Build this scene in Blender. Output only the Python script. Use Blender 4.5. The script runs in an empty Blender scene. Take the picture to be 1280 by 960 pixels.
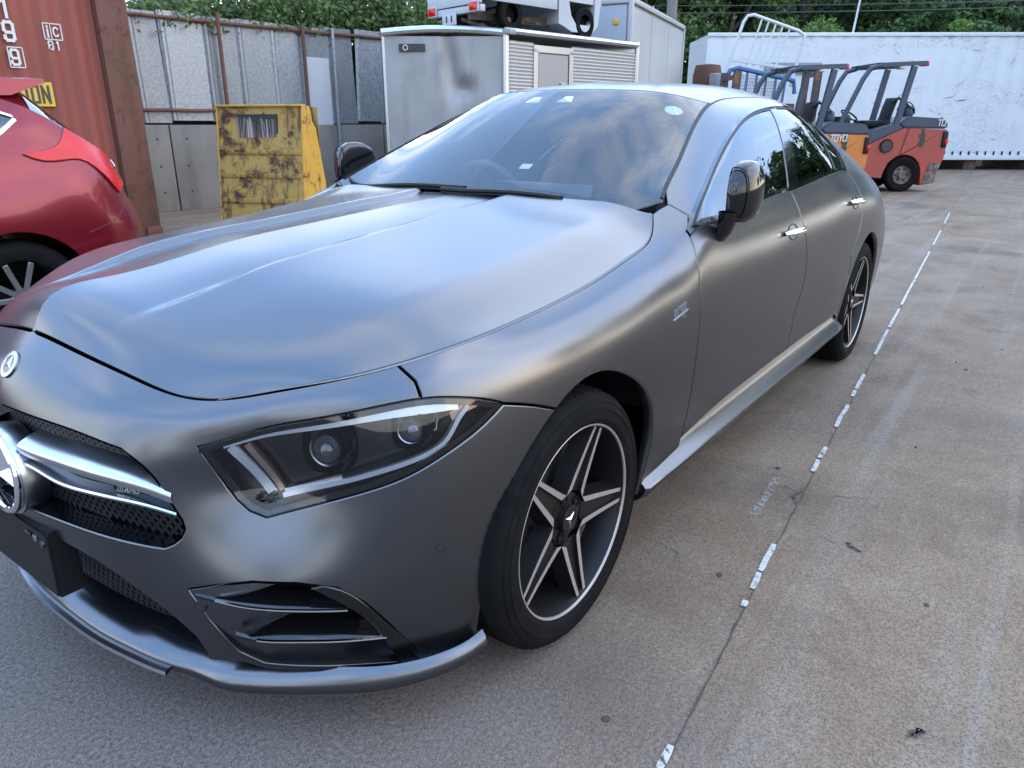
import bpy, bmesh, math, random
import numpy as np
from mathutils import Vector, Matrix, geometry
R_ = math.radians
random.seed(7); rng = np.random.default_rng(7)
scene = bpy.context.scene
col = scene.collection

# ---------------------------------------------------------------- camera
CAM = np.array([1.3866, 1.7319, 1.2696]); YAW, PITCH = R_(36.31), R_(19.59)
cd = bpy.data.cameras.new('camera'); cam = bpy.data.objects.new('camera', cd); col.objects.link(cam)
cd.sensor_width = 36; cd.lens = 36*915/1280; cd.clip_end = 2000; cd.clip_start = .05
_fw = Vector((-math.cos(YAW)*math.cos(PITCH), -math.sin(YAW)*math.cos(PITCH), -math.sin(PITCH)))
cam.location = CAM; cam.rotation_euler = _fw.to_track_quat('-Z', 'Y').to_euler()
scene.camera = cam

# ---------------------------------------------------------------- sky, sun, exposure
SUN_EL, SUN_AZ = R_(20), R_(122)           # azimuth: angle of the sun's direction from +X towards +Y
world = bpy.data.worlds.new('World'); scene.world = world; world.use_nodes = True
wn = world.node_tree; wn.nodes.clear()
def wnode(t, **k):
    n = wn.nodes.new(t)
    for a, b in k.items(): setattr(n, a, b)
    return n
w_out = wnode('ShaderNodeOutputWorld'); w_bg = wnode('ShaderNodeBackground')
sky = wnode('ShaderNodeTexSky', sky_type='NISHITA', sun_disc=False, sun_elevation=SUN_EL, sun_rotation=math.pi/2 - SUN_AZ,
            air_density=1.0, dust_density=0.7, ozone_density=1.0)
w_bg.inputs[1].default_value = 0.15
# thin high haze over the whole dome, then broken white cloud where a stretched noise is high
w_hz = wnode('ShaderNodeMix', data_type='RGBA'); w_hz.inputs[0].default_value = .76; w_hc = wnode('ShaderNodeMix', data_type='RGBA'); w_hc.inputs[6].default_value = (5.3, 5.6, 6.0, 1); w_hc.inputs[7].default_value = (3.5, 5.8, 10.2, 1)   # evening haze: creamy at the horizon, blue overhead
w_sx = wnode('ShaderNodeSeparateXYZ'); w_el = wnode('ShaderNodeMapRange', interpolation_type='SMOOTHSTEP'); w_el.inputs[1].default_value = .02; w_el.inputs[2].default_value = .48
w_tc = wnode('ShaderNodeTexCoord'); w_map = wnode('ShaderNodeMapping'); w_map.inputs['Scale'].default_value = (1, 1, 2.4)
w_no = wnode('ShaderNodeTexNoise'); w_no.inputs['Scale'].default_value = 2.1; w_no.inputs['Detail'].default_value = 8; w_no.inputs['Roughness'].default_value = .6
w_rp = wnode('ShaderNodeMapRange'); w_rp.inputs[1].default_value = .48; w_rp.inputs[2].default_value = .70; w_rp.inputs[3].default_value = 0; w_rp.inputs[4].default_value = .8
w_mx = wnode('ShaderNodeMix', data_type='RGBA'); w_mx.inputs[7].default_value = (11, 10.9, 10.8, 1)
L = wn.links.new
L(w_tc.outputs['Generated'], w_map.inputs[0]); L(w_map.outputs[0], w_no.inputs['Vector']); L(w_no.outputs[0], w_rp.inputs[0])
L(w_tc.outputs['Generated'], w_sx.inputs[0]); L(w_sx.outputs[2], w_el.inputs[0]); L(w_el.outputs[0], w_hc.inputs[0]); L(w_hc.outputs[2], w_hz.inputs[7])
L(sky.outputs[0], w_hz.inputs[6]); L(w_hz.outputs[2], w_mx.inputs[6])
L(w_rp.outputs[0], w_mx.inputs[0]); L(w_mx.outputs[2], w_bg.inputs[0]); L(w_bg.outputs[0], w_out.inputs[0])
sd = bpy.data.lights.new('sun', 'SUN'); sun = bpy.data.objects.new('sun', sd); col.objects.link(sun)
sd.energy = 0.6; sd.angle = R_(80); sd.color = (1, .82, .60)
_sd = Vector((math.cos(SUN_AZ)*math.cos(SUN_EL), math.sin(SUN_AZ)*math.cos(SUN_EL), math.sin(SUN_EL)))
sun.rotation_euler = (-_sd).to_track_quat('-Z', 'Y').to_euler(); sun.location = _sd*40
vs = scene.view_settings; vs.view_transform = 'Standard'; vs.look = 'None'; vs.gamma = 1; vs.exposure = 1.68; vs.use_curve_mapping = False
scene.cycles.max_bounces = 8; scene.cycles.transparent_max_bounces = 16
# ---------------------------------------------------------------- helpers
def mk(name, V, F, mat, parent=None, smooth=True, normals=None, sharp=None):
    """one mesh object from verts and faces"""
    me = bpy.data.meshes.new(name); me.from_pydata([tuple(map(float, v)) for v in V], [], [tuple(map(int, f)) for f in F]); me.update()
    if smooth: me.shade_smooth()
    if sharp: me.set_sharp_from_angle(angle=R_(sharp))
    if normals is not None: me.normals_split_custom_set_from_vertices([tuple(map(float, n)) for n in normals])
    for m in (mat if isinstance(mat, (list, tuple)) else [mat]): me.materials.append(m)
    o = bpy.data.objects.new(name, me); col.objects.link(o); o.parent = parent
    return o
def empty(name, loc=(0, 0, 0), rz=0, label=None, cat=None, group=None):
    o = bpy.data.objects.new(name, None); col.objects.link(o); o.location = loc; o.rotation_euler = (0, 0, rz); o.empty_display_size = .2
    if label: tag(o, label, cat, group)
    return o
def tag(o, label=None, cat=None, group=None, kind=None):
    if label: o['label'] = label
    if cat: o['category'] = cat
    if group: o['group'] = group
    if kind: o['kind'] = kind
    return o
class MB:
    """collects shapes; build() links them as ONE mesh object"""
    def __init__(s): s.V = []; s.F = []
    def add(s, V, F):
        b = len(s.V); s.V += [tuple(map(float, v)) for v in V]; s.F += [tuple(int(i)+b for i in f) for f in F]; return s
    def box(s, c, d, M=None, bev=0.0):
        c = Vector(c); hx, hy, hz = d[0]/2, d[1]/2, d[2]/2
        bm = bmesh.new(); bmesh.ops.create_cube(bm, size=1)
        for v in bm.verts: v.co = Vector((v.co.x*d[0], v.co.y*d[1], v.co.z*d[2]))
        if bev > 0: bmesh.ops.bevel(bm, geom=bm.edges[:], offset=min(bev, .45*min(d)), segments=2, profile=.6, affect='EDGES')
        bm.verts.index_update()
        V = [((M @ v.co) if M else v.co) + c for v in bm.verts]; F = [[v.index for v in f.verts] for f in bm.faces]
        bm.free(); return s.add(V, F)
    def bar(s, a, b, w, h=None, bev=0.0, up=(0, 0, 1)):
        """rectangular bar from a to b, w across, h along 'up'"""
        a, b = Vector(a), Vector(b); d = b-a; x = d.normalized(); u = Vector(up)
        if abs(x.dot(u)) > .97: u = Vector((1, 0, 0))
        y = u.cross(x).normalized(); z = x.cross(y)
        M = Matrix((x, y, z)).transposed()
        return s.box((a+b)/2, (d.length, w, h or w), M, bev)
    def tube(s, pts, r, n=8, closed=False, caps=True):
        P = [Vector(p) for p in pts]; m = len(P); rr = r if hasattr(r, '__len__') else [r]*m
        V = []; F = []; prev = None
        for i, p in enumerate(P):
            t = (P[(i+1) % m]-P[i-1]) if closed or 0 < i < m-1 else (P[1]-P[0] if i == 0 else P[-1]-P[-2])
            t.normalize()
            if prev is None: prev = t.orthogonal().normalized()
            prev = (prev - t*prev.dot(t)).normalized(); q = t.cross(prev)
            for k in range(n):
                a = 2*math.pi*k/n; V.append(p + (prev*math.cos(a)+q*math.sin(a))*rr[i])
        for i in range(m if closed else m-1):
            j = (i+1) % m
            for k in range(n): F.append((i*n+k, i*n+(k+1) % n, j*n+(k+1) % n, j*n+k))
        if caps and not closed: F.append(tuple(range(n))[::-1]); F.append(tuple(range((m-1)*n, m*n)))
        return s.add(V, F)
    def lathe(s, prof, n=32, axis='y', c=(0, 0, 0), a0=0, a1=2*math.pi):
        """prof: list of (radius, along-axis)"""
        full = abs(a1-a0-2*math.pi) < 1e-6; V = []; F = []; m = len(prof); N = n if full else n+1
        for k in range(N):
            a = a0+(a1-a0)*k/n
            for r, h in prof:
                x, y = r*math.cos(a), r*math.sin(a)
                q = {'y': (x, h, y), 'z': (x, y, h), 'x': (h, x, y)}[axis]
                V.append((q[0]+c[0], q[1]+c[1], q[2]+c[2]))
        for k in range(n):
            j = (k+1) % N
            for i in range(m-1): F.append((k*m+i, k*m+i+1, j*m+i+1, j*m+i))
        return s.add(V, F)
    def prism(s, poly, d, M=None, o=(0, 0, 0)):
        """2D polygon extruded by d along local z; M: 3x3 columns = local axes"""
        n = len(poly); M = M or Matrix.Identity(3); o = Vector(o)
        V = [M @ Vector((x, y, 0))+o for x, y in poly]+[M @ Vector((x, y, d))+o for x, y in poly]
        F = [tuple(range(n))[::-1], tuple(range(n, 2*n))]+[(i, (i+1) % n, n+(i+1) % n, n+i) for i in range(n)]
        return s.add(V, F)
    def sheet(s, rows, thick=None):
        """grid of points rows x cols; thick: vector offset for a closed slab"""
        R = [[Vector(p) for p in r] for r in rows]; m, n = len(R), len(R[0])
        V = [p for r in R for p in r]; F = [(i*n+j, i*n+j+1, (i+1)*n+j+1, (i+1)*n+j) for i in range(m-1) for j in range(n-1)]
        if thick is not None:
            b = len(V); t = Vector(thick); V += [p+t for p in V[:b]]; F += [tuple(i+b for i in f[::-1]) for f in F[:]]
            ring = [(0, j) for j in range(n)]+[(i, n-1) for i in range(1, m)]+[(m-1, j) for j in range(n-2, -1, -1)]+[(i, 0) for i in range(m-2, 0, -1)]
            ids = [i*n+j for i, j in ring]
            F += [(ids[(k+1) % len(ids)], ids[k], ids[k]+b, ids[(k+1) % len(ids)]+b) for k in range(len(ids))]
        return s.add(V, F)
    def mirror(s):
        b = len(s.V); s.V += [(x, -y, z) for x, y, z in s.V[:b]]; s.F += [tuple(i+b for i in f[::-1]) for f in s.F[:]]; return s
    def build(s, name, mat, parent=None, smooth=True, sharp=35, fix=True):
        o = mk(name, s.V, s.F, mat, parent, smooth, None, None)
        if fix:
            bm = bmesh.new(); bm.from_mesh(o.data); bmesh.ops.recalc_face_normals(bm, faces=bm.faces[:]); bm.to_mesh(o.data); bm.free()
            if smooth: o.data.shade_smooth()
        if smooth and sharp: o.data.set_sharp_from_angle(angle=R_(sharp))
        return o
def inpoly(P, poly):
    P = np.asarray(P, float); poly = np.asarray(poly, float); x, y = P[:, 0], P[:, 1]; c = np.zeros(len(P), bool)
    a = poly; b = np.roll(poly, -1, axis=0)
    for (x0, y0), (x1, y1) in zip(a, b):
        if y0 == y1: continue
        k = ((y0 > y) != (y1 > y)) & (x < (x1-x0)*(y-y0)/(y1-y0)+x0); c ^= k
    return c
def resample(loop, step, closed=True):
    """straight resampling of a uv polygon (keeps the corners)"""
    L = [np.array(p, float) for p in loop]; out = []
    n = len(L)
    for i in range(n if closed else n-1):
        a, b = L[i], L[(i+1) % n]; k = max(1, int(math.ceil(np.linalg.norm(b-a)/step)))
        out += [a+(b-a)*j/k for j in range(k)]
    if not closed: out.append(L[-1])
    return np.array(out)
def sm(pts, n=16):
    """smooth open uv polyline"""
    return [tuple(p) for p in curve(np.array(pts, float), n)]
def segdist(P, loop):
    a = loop; b = np.roll(loop, -1, axis=0); d = np.full(len(P), 1e9)
    for p, q in zip(a, b):
        r = q-p; L = (r*r).sum()+1e-18; t = np.clip(((P-p)@r)/L, 0, 1); d = np.minimum(d, np.linalg.norm(P-p-t[:, None]*r, axis=1))
    return d
def panel_arrays(S, loop, holes=(), step=.03, off=0.0, groove=.0032, depth=.007, flange=None, lstep=.02, nogroove=None, side=1, disp=None, gap=0.0):
    """trimmed piece of surface S bounded by uv loop (and holes), edges rolled inwards; returns V, F, N"""
    loops = [resample(l, lstep) for l in [loop, *holes]]
    rings = []; pts = []; edges = []
    for li, l in enumerate(loops):
        area = .5*np.sum(l[:, 0]*np.roll(l[:, 1], -1)-np.roll(l[:, 0], -1)*l[:, 1])
        du, dv = S.metric(np.clip(l, -9, 9)); n = len(l)
        m = l*np.stack([du, dv], 1)
        # metric tangent -> inward (towards material) offset
        tg = (np.roll(l, -1, axis=0)-np.roll(l, 1, axis=0))*np.stack([du, dv], 1)
        tg /= np.linalg.norm(tg, axis=1)[:, None]+1e-12
        inn = np.stack([-tg[:, 1], tg[:, 0]], 1)*(1 if area > 0 else -1)*(1 if li == 0 else -1)
        k = groove*np.ones(n)
        if nogroove is not None: k = np.where(nogroove(l), 1e-5, k)
        g_ = np.where(k > 1e-4, gap, 0.0); md = np.stack([du, dv], 1); l0 = l; l = l0 + inn*g_[:, None]/md
        inner = l0 + inn*(k+g_)[:, None]/md
        rings.append((l, inner, k > 1e-4))
    base = 0; P2 = []; E = []
    for l, inner, _ in rings:
        n = len(inner); P2 += list(inner); E += [(base+i, base+(i+1) % n) for i in range(n)]; base += n
    lo = np.min(loops[0], axis=0); hi = np.max(loops[0], axis=0)
    mid = loops[0].mean(0)[None]; du, dv = S.metric(mid); su, sv = step/du[0], step/dv[0]
    gx, gy = np.meshgrid(np.arange(lo[0]+su*.37, hi[0], su), np.arange(lo[1]+sv*.41, hi[1], sv)); gp = np.stack([gx.ravel(), gy.ravel()], 1)
    if len(gp):
        ok = inpoly(gp, rings[0][1])
        for _, h, _ in rings[1:]: ok &= ~inpoly(gp, h)
        gp = gp[ok]
        sc = np.array([du[0], dv[0]])
        for _, h, _ in rings: gp = gp[segdist(gp*sc, h*sc) > .45*step]
    nb = len(P2); P2 = np.array(P2+list(gp)) if len(gp) else np.array(P2)
    sc = np.array([du[0], dv[0]])
    vo, eo, fo, ov, _, _ = geometry.delaunay_2d_cdt([Vector(p*sc) for p in P2], E, [], 0, 1e-7)
    uv = np.array([tuple(v) for v in vo])/sc
    F = np.array([tuple(f) for f in fo if len(f) == 3])
    cen = uv[F].mean(1); ok = inpoly(cen, rings[0][1])
    for _, h, _ in rings[1:]: ok &= ~inpoly(cen, h)
    F = F[ok]
    X = S.ev(uv); N = S.nrm(uv)*side
    if off or disp is not None: X = X + N*(off + (disp(uv) if disp is not None else 0))[..., None] if disp is not None else X + N*off
    # orient
    fn = np.cross(X[F[:, 1]]-X[F[:, 0]], X[F[:, 2]]-X[F[:, 0]]); fl = (fn*N[F[:, 0]]).sum(1) < 0
    F[fl] = F[fl][:, ::-1]
    # map of input boundary index -> output vertex
    mp = {}
    for i, o in enumerate(ov):
        for k in o: mp[k] = i
    V = list(X); NN = list(N); FF = [tuple(f) for f in F]; base = 0
    for l, inner, k in rings:
        n = len(l); XB = S.ev(l); NB = S.nrm(l)*side
        if off: XB = XB+NB*off
        if disp is not None: XB = XB + NB*disp(l)[:, None]
        XI = X[[mp[base+i] for i in range(n)]]
        out = XB-XI; out /= np.linalg.norm(out, axis=1)[:, None]+1e-9
        out = np.where(k[:, None], out, 0)
        b0 = len(V)
        V += list(XB-NB*np.where(k, depth, 0)[:, None]); nn = NB*.35+out; nn /= np.linalg.norm(nn, axis=1)[:, None]+1e-9; NN += list(nn)
        if flange:
            V += list(XB-NB*flange); NN += list(np.where(k[:, None], out, NB))
        for i in range(n):
            j = (i+1) % n; a, b = mp[base+i], mp[base+j]
            q = [a, b, b0+j, b0+i]
            f0 = np.cross(np.array(V[q[1]])-V[q[0]], np.array(V[q[3]])-V[q[0]])
            if np.dot(f0, NB[i]*.2+out[i]) < 0: q = q[::-1]
            FF.append(tuple(q))
            if flange:
                q2 = [b0+i, b0+j, b0+n+j, b0+n+i]
                FF.append(tuple(q2))
        base += n
    return np.array(V), FF, np.array(NN)
def mirror_arrays(V, F, N):
    return V*[1, -1, 1], [tuple(f[::-1]) for f in F], N*[1, -1, 1]
def panel(name, S, loop, mat, parent, mir=None, **k):
    """left panel (and its mirror twin: mir='twin', or one object for both sides: mir='join')"""
    V, F, N = panel_arrays(S, loop, **k)
    if mir == 'join':
        V2, F2, N2 = mirror_arrays(V, F, N); b = len(V); V = np.concatenate([V, V2]); N = np.concatenate([N, N2]); F = F+[tuple(i+b for i in f) for f in F2]
        return mk(name, V, F, mat, parent, normals=N)
    o = mk(name, V, F, mat, parent, normals=N)
    if mir == 'twin':
        V2, F2, N2 = mirror_arrays(V, F, N); return o, mk(name, V2, F2, mat, parent, normals=N2)
    return o
# ---------------------------------------------------------------- materials
def mat(name, base=(.5, .5, .5), rough=.5, metal=0.0, spec=.5, coat=0.0, coat_rough=.03, emis=None, es=1.0):
    m = bpy.data.materials.new(name); m.use_nodes = True; b = m.node_tree.nodes['Principled BSDF']
    b.inputs['Base Color'].default_value = (*base, 1); b.inputs['Roughness'].default_value = rough; b.inputs['Metallic'].default_value = metal
    b.inputs['Specular IOR Level'].default_value = spec; b.inputs['Coat Weight'].default_value = coat; b.inputs['Coat Roughness'].default_value = coat_rough
    if emis: b.inputs['Emission Color'].default_value = (*emis, 1); b.inputs['Emission Strength'].default_value = es
    return m
class NT:
    """small node-tree writer"""
    def __init__(s, m): s.t = m.node_tree; s.b = s.t.nodes['Principled BSDF']
    def n(s, t, inp=None, **k):
        x = s.t.nodes.new(t)
        for a, b in k.items(): setattr(x, a, b)
        for a, b in (inp or {}).items():
            if isinstance(b, tuple) and len(b) == 2 and hasattr(b[0], 'outputs'): s.t.links.new(b[0].outputs[b[1]], x.inputs[a])
            elif hasattr(b, 'outputs'): s.t.links.new(b.outputs[2] if b.bl_idname == 'ShaderNodeMix' else b.outputs[0], x.inputs[a])
            else: x.inputs[a].default_value = b
        return x
    def noise(s, scale, detail=6, rough=.6, vec=None, dist=0): 
        i = {'Scale': scale, 'Detail': detail, 'Roughness': rough, 'Distortion': dist}
        if vec is not None: i['Vector'] = vec
        return s.n('ShaderNodeTexNoise', i)
    def pos(s, sc=(1, 1, 1), obj=True):
        tc = s.n('ShaderNodeTexCoord'); return s.n('ShaderNodeMapping', {'Vector': (tc, 'Object' if obj else 'Generated'), 'Scale': sc})
    def ramp(s, f, *stops, mode='LINEAR'):
        r = s.n('ShaderNodeValToRGB', {'Fac': f}); r.color_ramp.interpolation = mode; e = r.color_ramp.elements
        while len(e) < len(stops): e.new(.5)
        for x, (p, c) in zip(e, stops): x.position = p; x.color = (*c, 1) if len(c) == 3 else c
        return r
    def rng(s, f, a, b, c=0.0, d=1.0): return s.n('ShaderNodeMapRange', {0: f, 1: a, 2: b, 3: c, 4: d})
    def mix(s, f, a, b, blend='MIX'):
        x = s.n('ShaderNodeMix', data_type='RGBA', blend_type=blend)
        for i, v in ((0, f), (6, a), (7, b)):
            if hasattr(v, 'outputs'): 
                o = v.outputs[2] if v.bl_idname == 'ShaderNodeMix' else v.outputs[0]
                s.t.links.new(o, x.inputs[i])
            elif i: x.inputs[i].default_value = (*v, 1)
            else: x.inputs[i].default_value = v
        return x
    def math(s, op, a, b=0.0): return s.n('ShaderNodeMath', {0: a, 1: b}, operation=op)
    def set(s, name, v):
        if hasattr(v, 'outputs'): s.t.links.new(v.outputs[2] if v.bl_idname == 'ShaderNodeMix' else v.outputs[0], s.b.inputs[name])
        else: s.b.inputs[name].default_value = v
    def bump(s, h, strength=.3, dist=.01):
        x = s.n('ShaderNodeBump', {'Strength': strength, 'Distance': dist, 'Height': h}); s.t.links.new(x.outputs[0], s.b.inputs['Normal']); return x
def glass_mat(name, tint, refl=1.0, ior=1.5):
    """thin pane: tinted see-through plus mirror reflection by Fresnel"""
    m = bpy.data.materials.new(name); m.use_nodes = True; t = m.node_tree; t.nodes.clear()
    o = t.nodes.new('ShaderNodeOutputMaterial'); tr = t.nodes.new('ShaderNodeBsdfTransparent'); tr.inputs[0].default_value = (*tint, 1)
    gl = t.nodes.new('ShaderNodeBsdfGlossy'); gl.inputs['Roughness'].default_value = .01; gl.inputs[0].default_value = (refl, refl, refl, 1)
    fr = t.nodes.new('ShaderNodeFresnel'); fr.inputs[0].default_value = ior; mx = t.nodes.new('ShaderNodeMixShader')
    t.links.new(fr.outputs[0], mx.inputs[0]); t.links.new(tr.outputs[0], mx.inputs[1]); t.links.new(gl.outputs[0], mx.inputs[2]); t.links.new(mx.outputs[0], o.inputs[0])
    return m
def paint_mat(name, base, rough, metal, coat=0.0, flake=.03):
    m = mat(name, base, rough, metal, coat=coat); t = NT(m)
    n = t.noise(900, 2, .5, t.pos()); r = t.rng(n, .3, .7, rough-flake, rough+flake); t.set('Roughness', r)
    d = t.noise(3.5, 6, .6, t.pos()); c = t.mix(t.rng(d, .35, .75), base, tuple(x*.93+.004 for x in base)); t.set('Base Color', c)
    return m
# ---------------------------------------------------------------- splines and surfaces
class Spl:
    """natural cubic spline through points (N,...) at knots t"""
    def __init__(s, t, P):
        t = np.asarray(t, float); P = np.asarray(P, float); n = len(t)
        s.t, s.P = t, P
        sh = P.shape[1:]; F = P.reshape(n, -1)
        h = np.diff(t); A = np.zeros((n, n)); B = np.zeros_like(F)
        A[0, 0] = A[-1, -1] = 1
        for i in range(1, n - 1):
            A[i, i-1], A[i, i], A[i, i+1] = h[i-1], 2*(h[i-1]+h[i]), h[i]
            B[i] = 6*((F[i+1]-F[i])/h[i] - (F[i]-F[i-1])/h[i-1])
        s.M = np.linalg.solve(A, B); s.F = F; s.sh = sh
    def __call__(s, x):
        x = np.atleast_1d(np.asarray(x, float)); t = s.t
        i = np.clip(np.searchsorted(t, x) - 1, 0, len(t) - 2)
        h = (t[i+1]-t[i])[:, None]; a = (t[i+1]-x)[:, None]/h; b = (x-t[i])[:, None]/h
        F, M = s.F, s.M
        r = a*F[i] + b*F[i+1] + ((a**3-a)*M[i] + (b**3-b)*M[i+1])*h*h/6
        return r.reshape((len(x),) + s.sh)
def arc(P):
    P = np.asarray(P, float); d = np.sqrt((np.diff(P, axis=0)**2).sum(1))
    return np.concatenate([[0], np.cumsum(d)])
def curve(P, n=None):
    """smooth curve through points; callable on 0..1, or n samples"""
    t = arc(P); sp = Spl(t/t[-1], P)
    return sp if n is None else sp(np.linspace(0, 1, n))
class Surf:
    flip = False
    def nrm(s, uv, e=2e-3):
        uv = np.asarray(uv, float)
        a = s.ev(uv+[e, 0]) - s.ev(uv-[e, 0]); b = s.ev(uv+[0, e]) - s.ev(uv-[0, e])
        n = np.cross(a, b); n /= np.linalg.norm(n, axis=1)[:, None] + 1e-12
        return -n if s.flip else n
    def metric(s, uv, e=2e-3):
        uv = np.asarray(uv, float)
        a = (s.ev(uv+[e, 0]) - s.ev(uv-[e, 0]))/(2*e); b = (s.ev(uv+[0, e]) - s.ev(uv-[0, e]))/(2*e)
        return np.maximum(np.linalg.norm(a, axis=1), .02), np.maximum(np.linalg.norm(b, axis=1), .02)
class Band(Surf):
    """wrapped body side: plan line P(u) from nose centre round to the tail, profile (inset, height) per station"""
    VK = np.array([0, .10, .20, .31, .42, .53, .64, .76, .88, 1.0])
    def __init__(s, st):
        P = np.array([[a, b] for a, b, _, _ in st], float)
        Q = np.concatenate([P[1:3][::-1]*[1, -1], P])           # mirrored lead-in keeps the nose smooth
        t = arc(Q); t -= t[2]; s.tk = t[2:]
        s.P = Spl(t, Q)
        prof = np.array([np.stack([o, z], 1) for _, _, z, o in st])
        prof = np.concatenate([prof[1:3][::-1], prof])
        s.prof = Spl(t, prof)
        s.U = s.tk[-1]
    def ev(s, uv):
        uv = np.asarray(uv, float); u, v = uv[:, 0], uv[:, 1]
        p = s.P(u); e = 1e-3
        tg = s.P(u+e) - s.P(u-e); tg /= np.linalg.norm(tg, axis=1)[:, None]
        n = np.stack([tg[:, 1], -tg[:, 0]], 1)                  # outward in plan
        pr = s.prof(u)                                          # (N,10,2)
        # spline across v, shared knots: build basis matrix once
        W = s.basis(v)
        oz = np.einsum('nk,nkc->nc', W, pr)
        return np.stack([p[:, 0]-n[:, 0]*oz[:, 0], p[:, 1]-n[:, 1]*oz[:, 0], oz[:, 1]], 1)
    def basis(s, v):
        if not hasattr(s, 'bs'): s.bs = Spl(s.VK, np.eye(len(s.VK)))
        return s.bs(v)
class Coons(Surf):
    """c0: s=0..1 at t=0, c1: at t=1, d0: t=0..1 at s=0, d1: at s=1; disp(s,t,P)->added z"""
    def __init__(s, c0, c1, d0, d1, disp=None):
        s.c0, s.c1, s.d0, s.d1, s.disp = [curve(c) for c in (c0, c1, d0, d1)] + [disp]
    def ev(s, uv):
        uv = np.asarray(uv, float); a, b = uv[:, :1], uv[:, 1:]
        c0, c1, d0, d1 = s.c0(uv[:, 0]), s.c1(uv[:, 0]), s.d0(uv[:, 1]), s.d1(uv[:, 1])
        k = [q(np.array([x]))[0] for q, x in ((s.c0, 0), (s.c0, 1), (s.c1, 0), (s.c1, 1))]
        P = (1-b)*c0 + b*c1 + (1-a)*d0 + a*d1 - ((1-a)*(1-b)*k[0] + a*(1-b)*k[1] + (1-a)*b*k[2] + a*b*k[3])
        if s.disp is not None: P = P + s.disp(uv, P)
        return P
def smooth(e0, e1, x):
    t = np.clip((x-e0)/(e1-e0), 0, 1); return t*t*(3-2*t)

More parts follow.
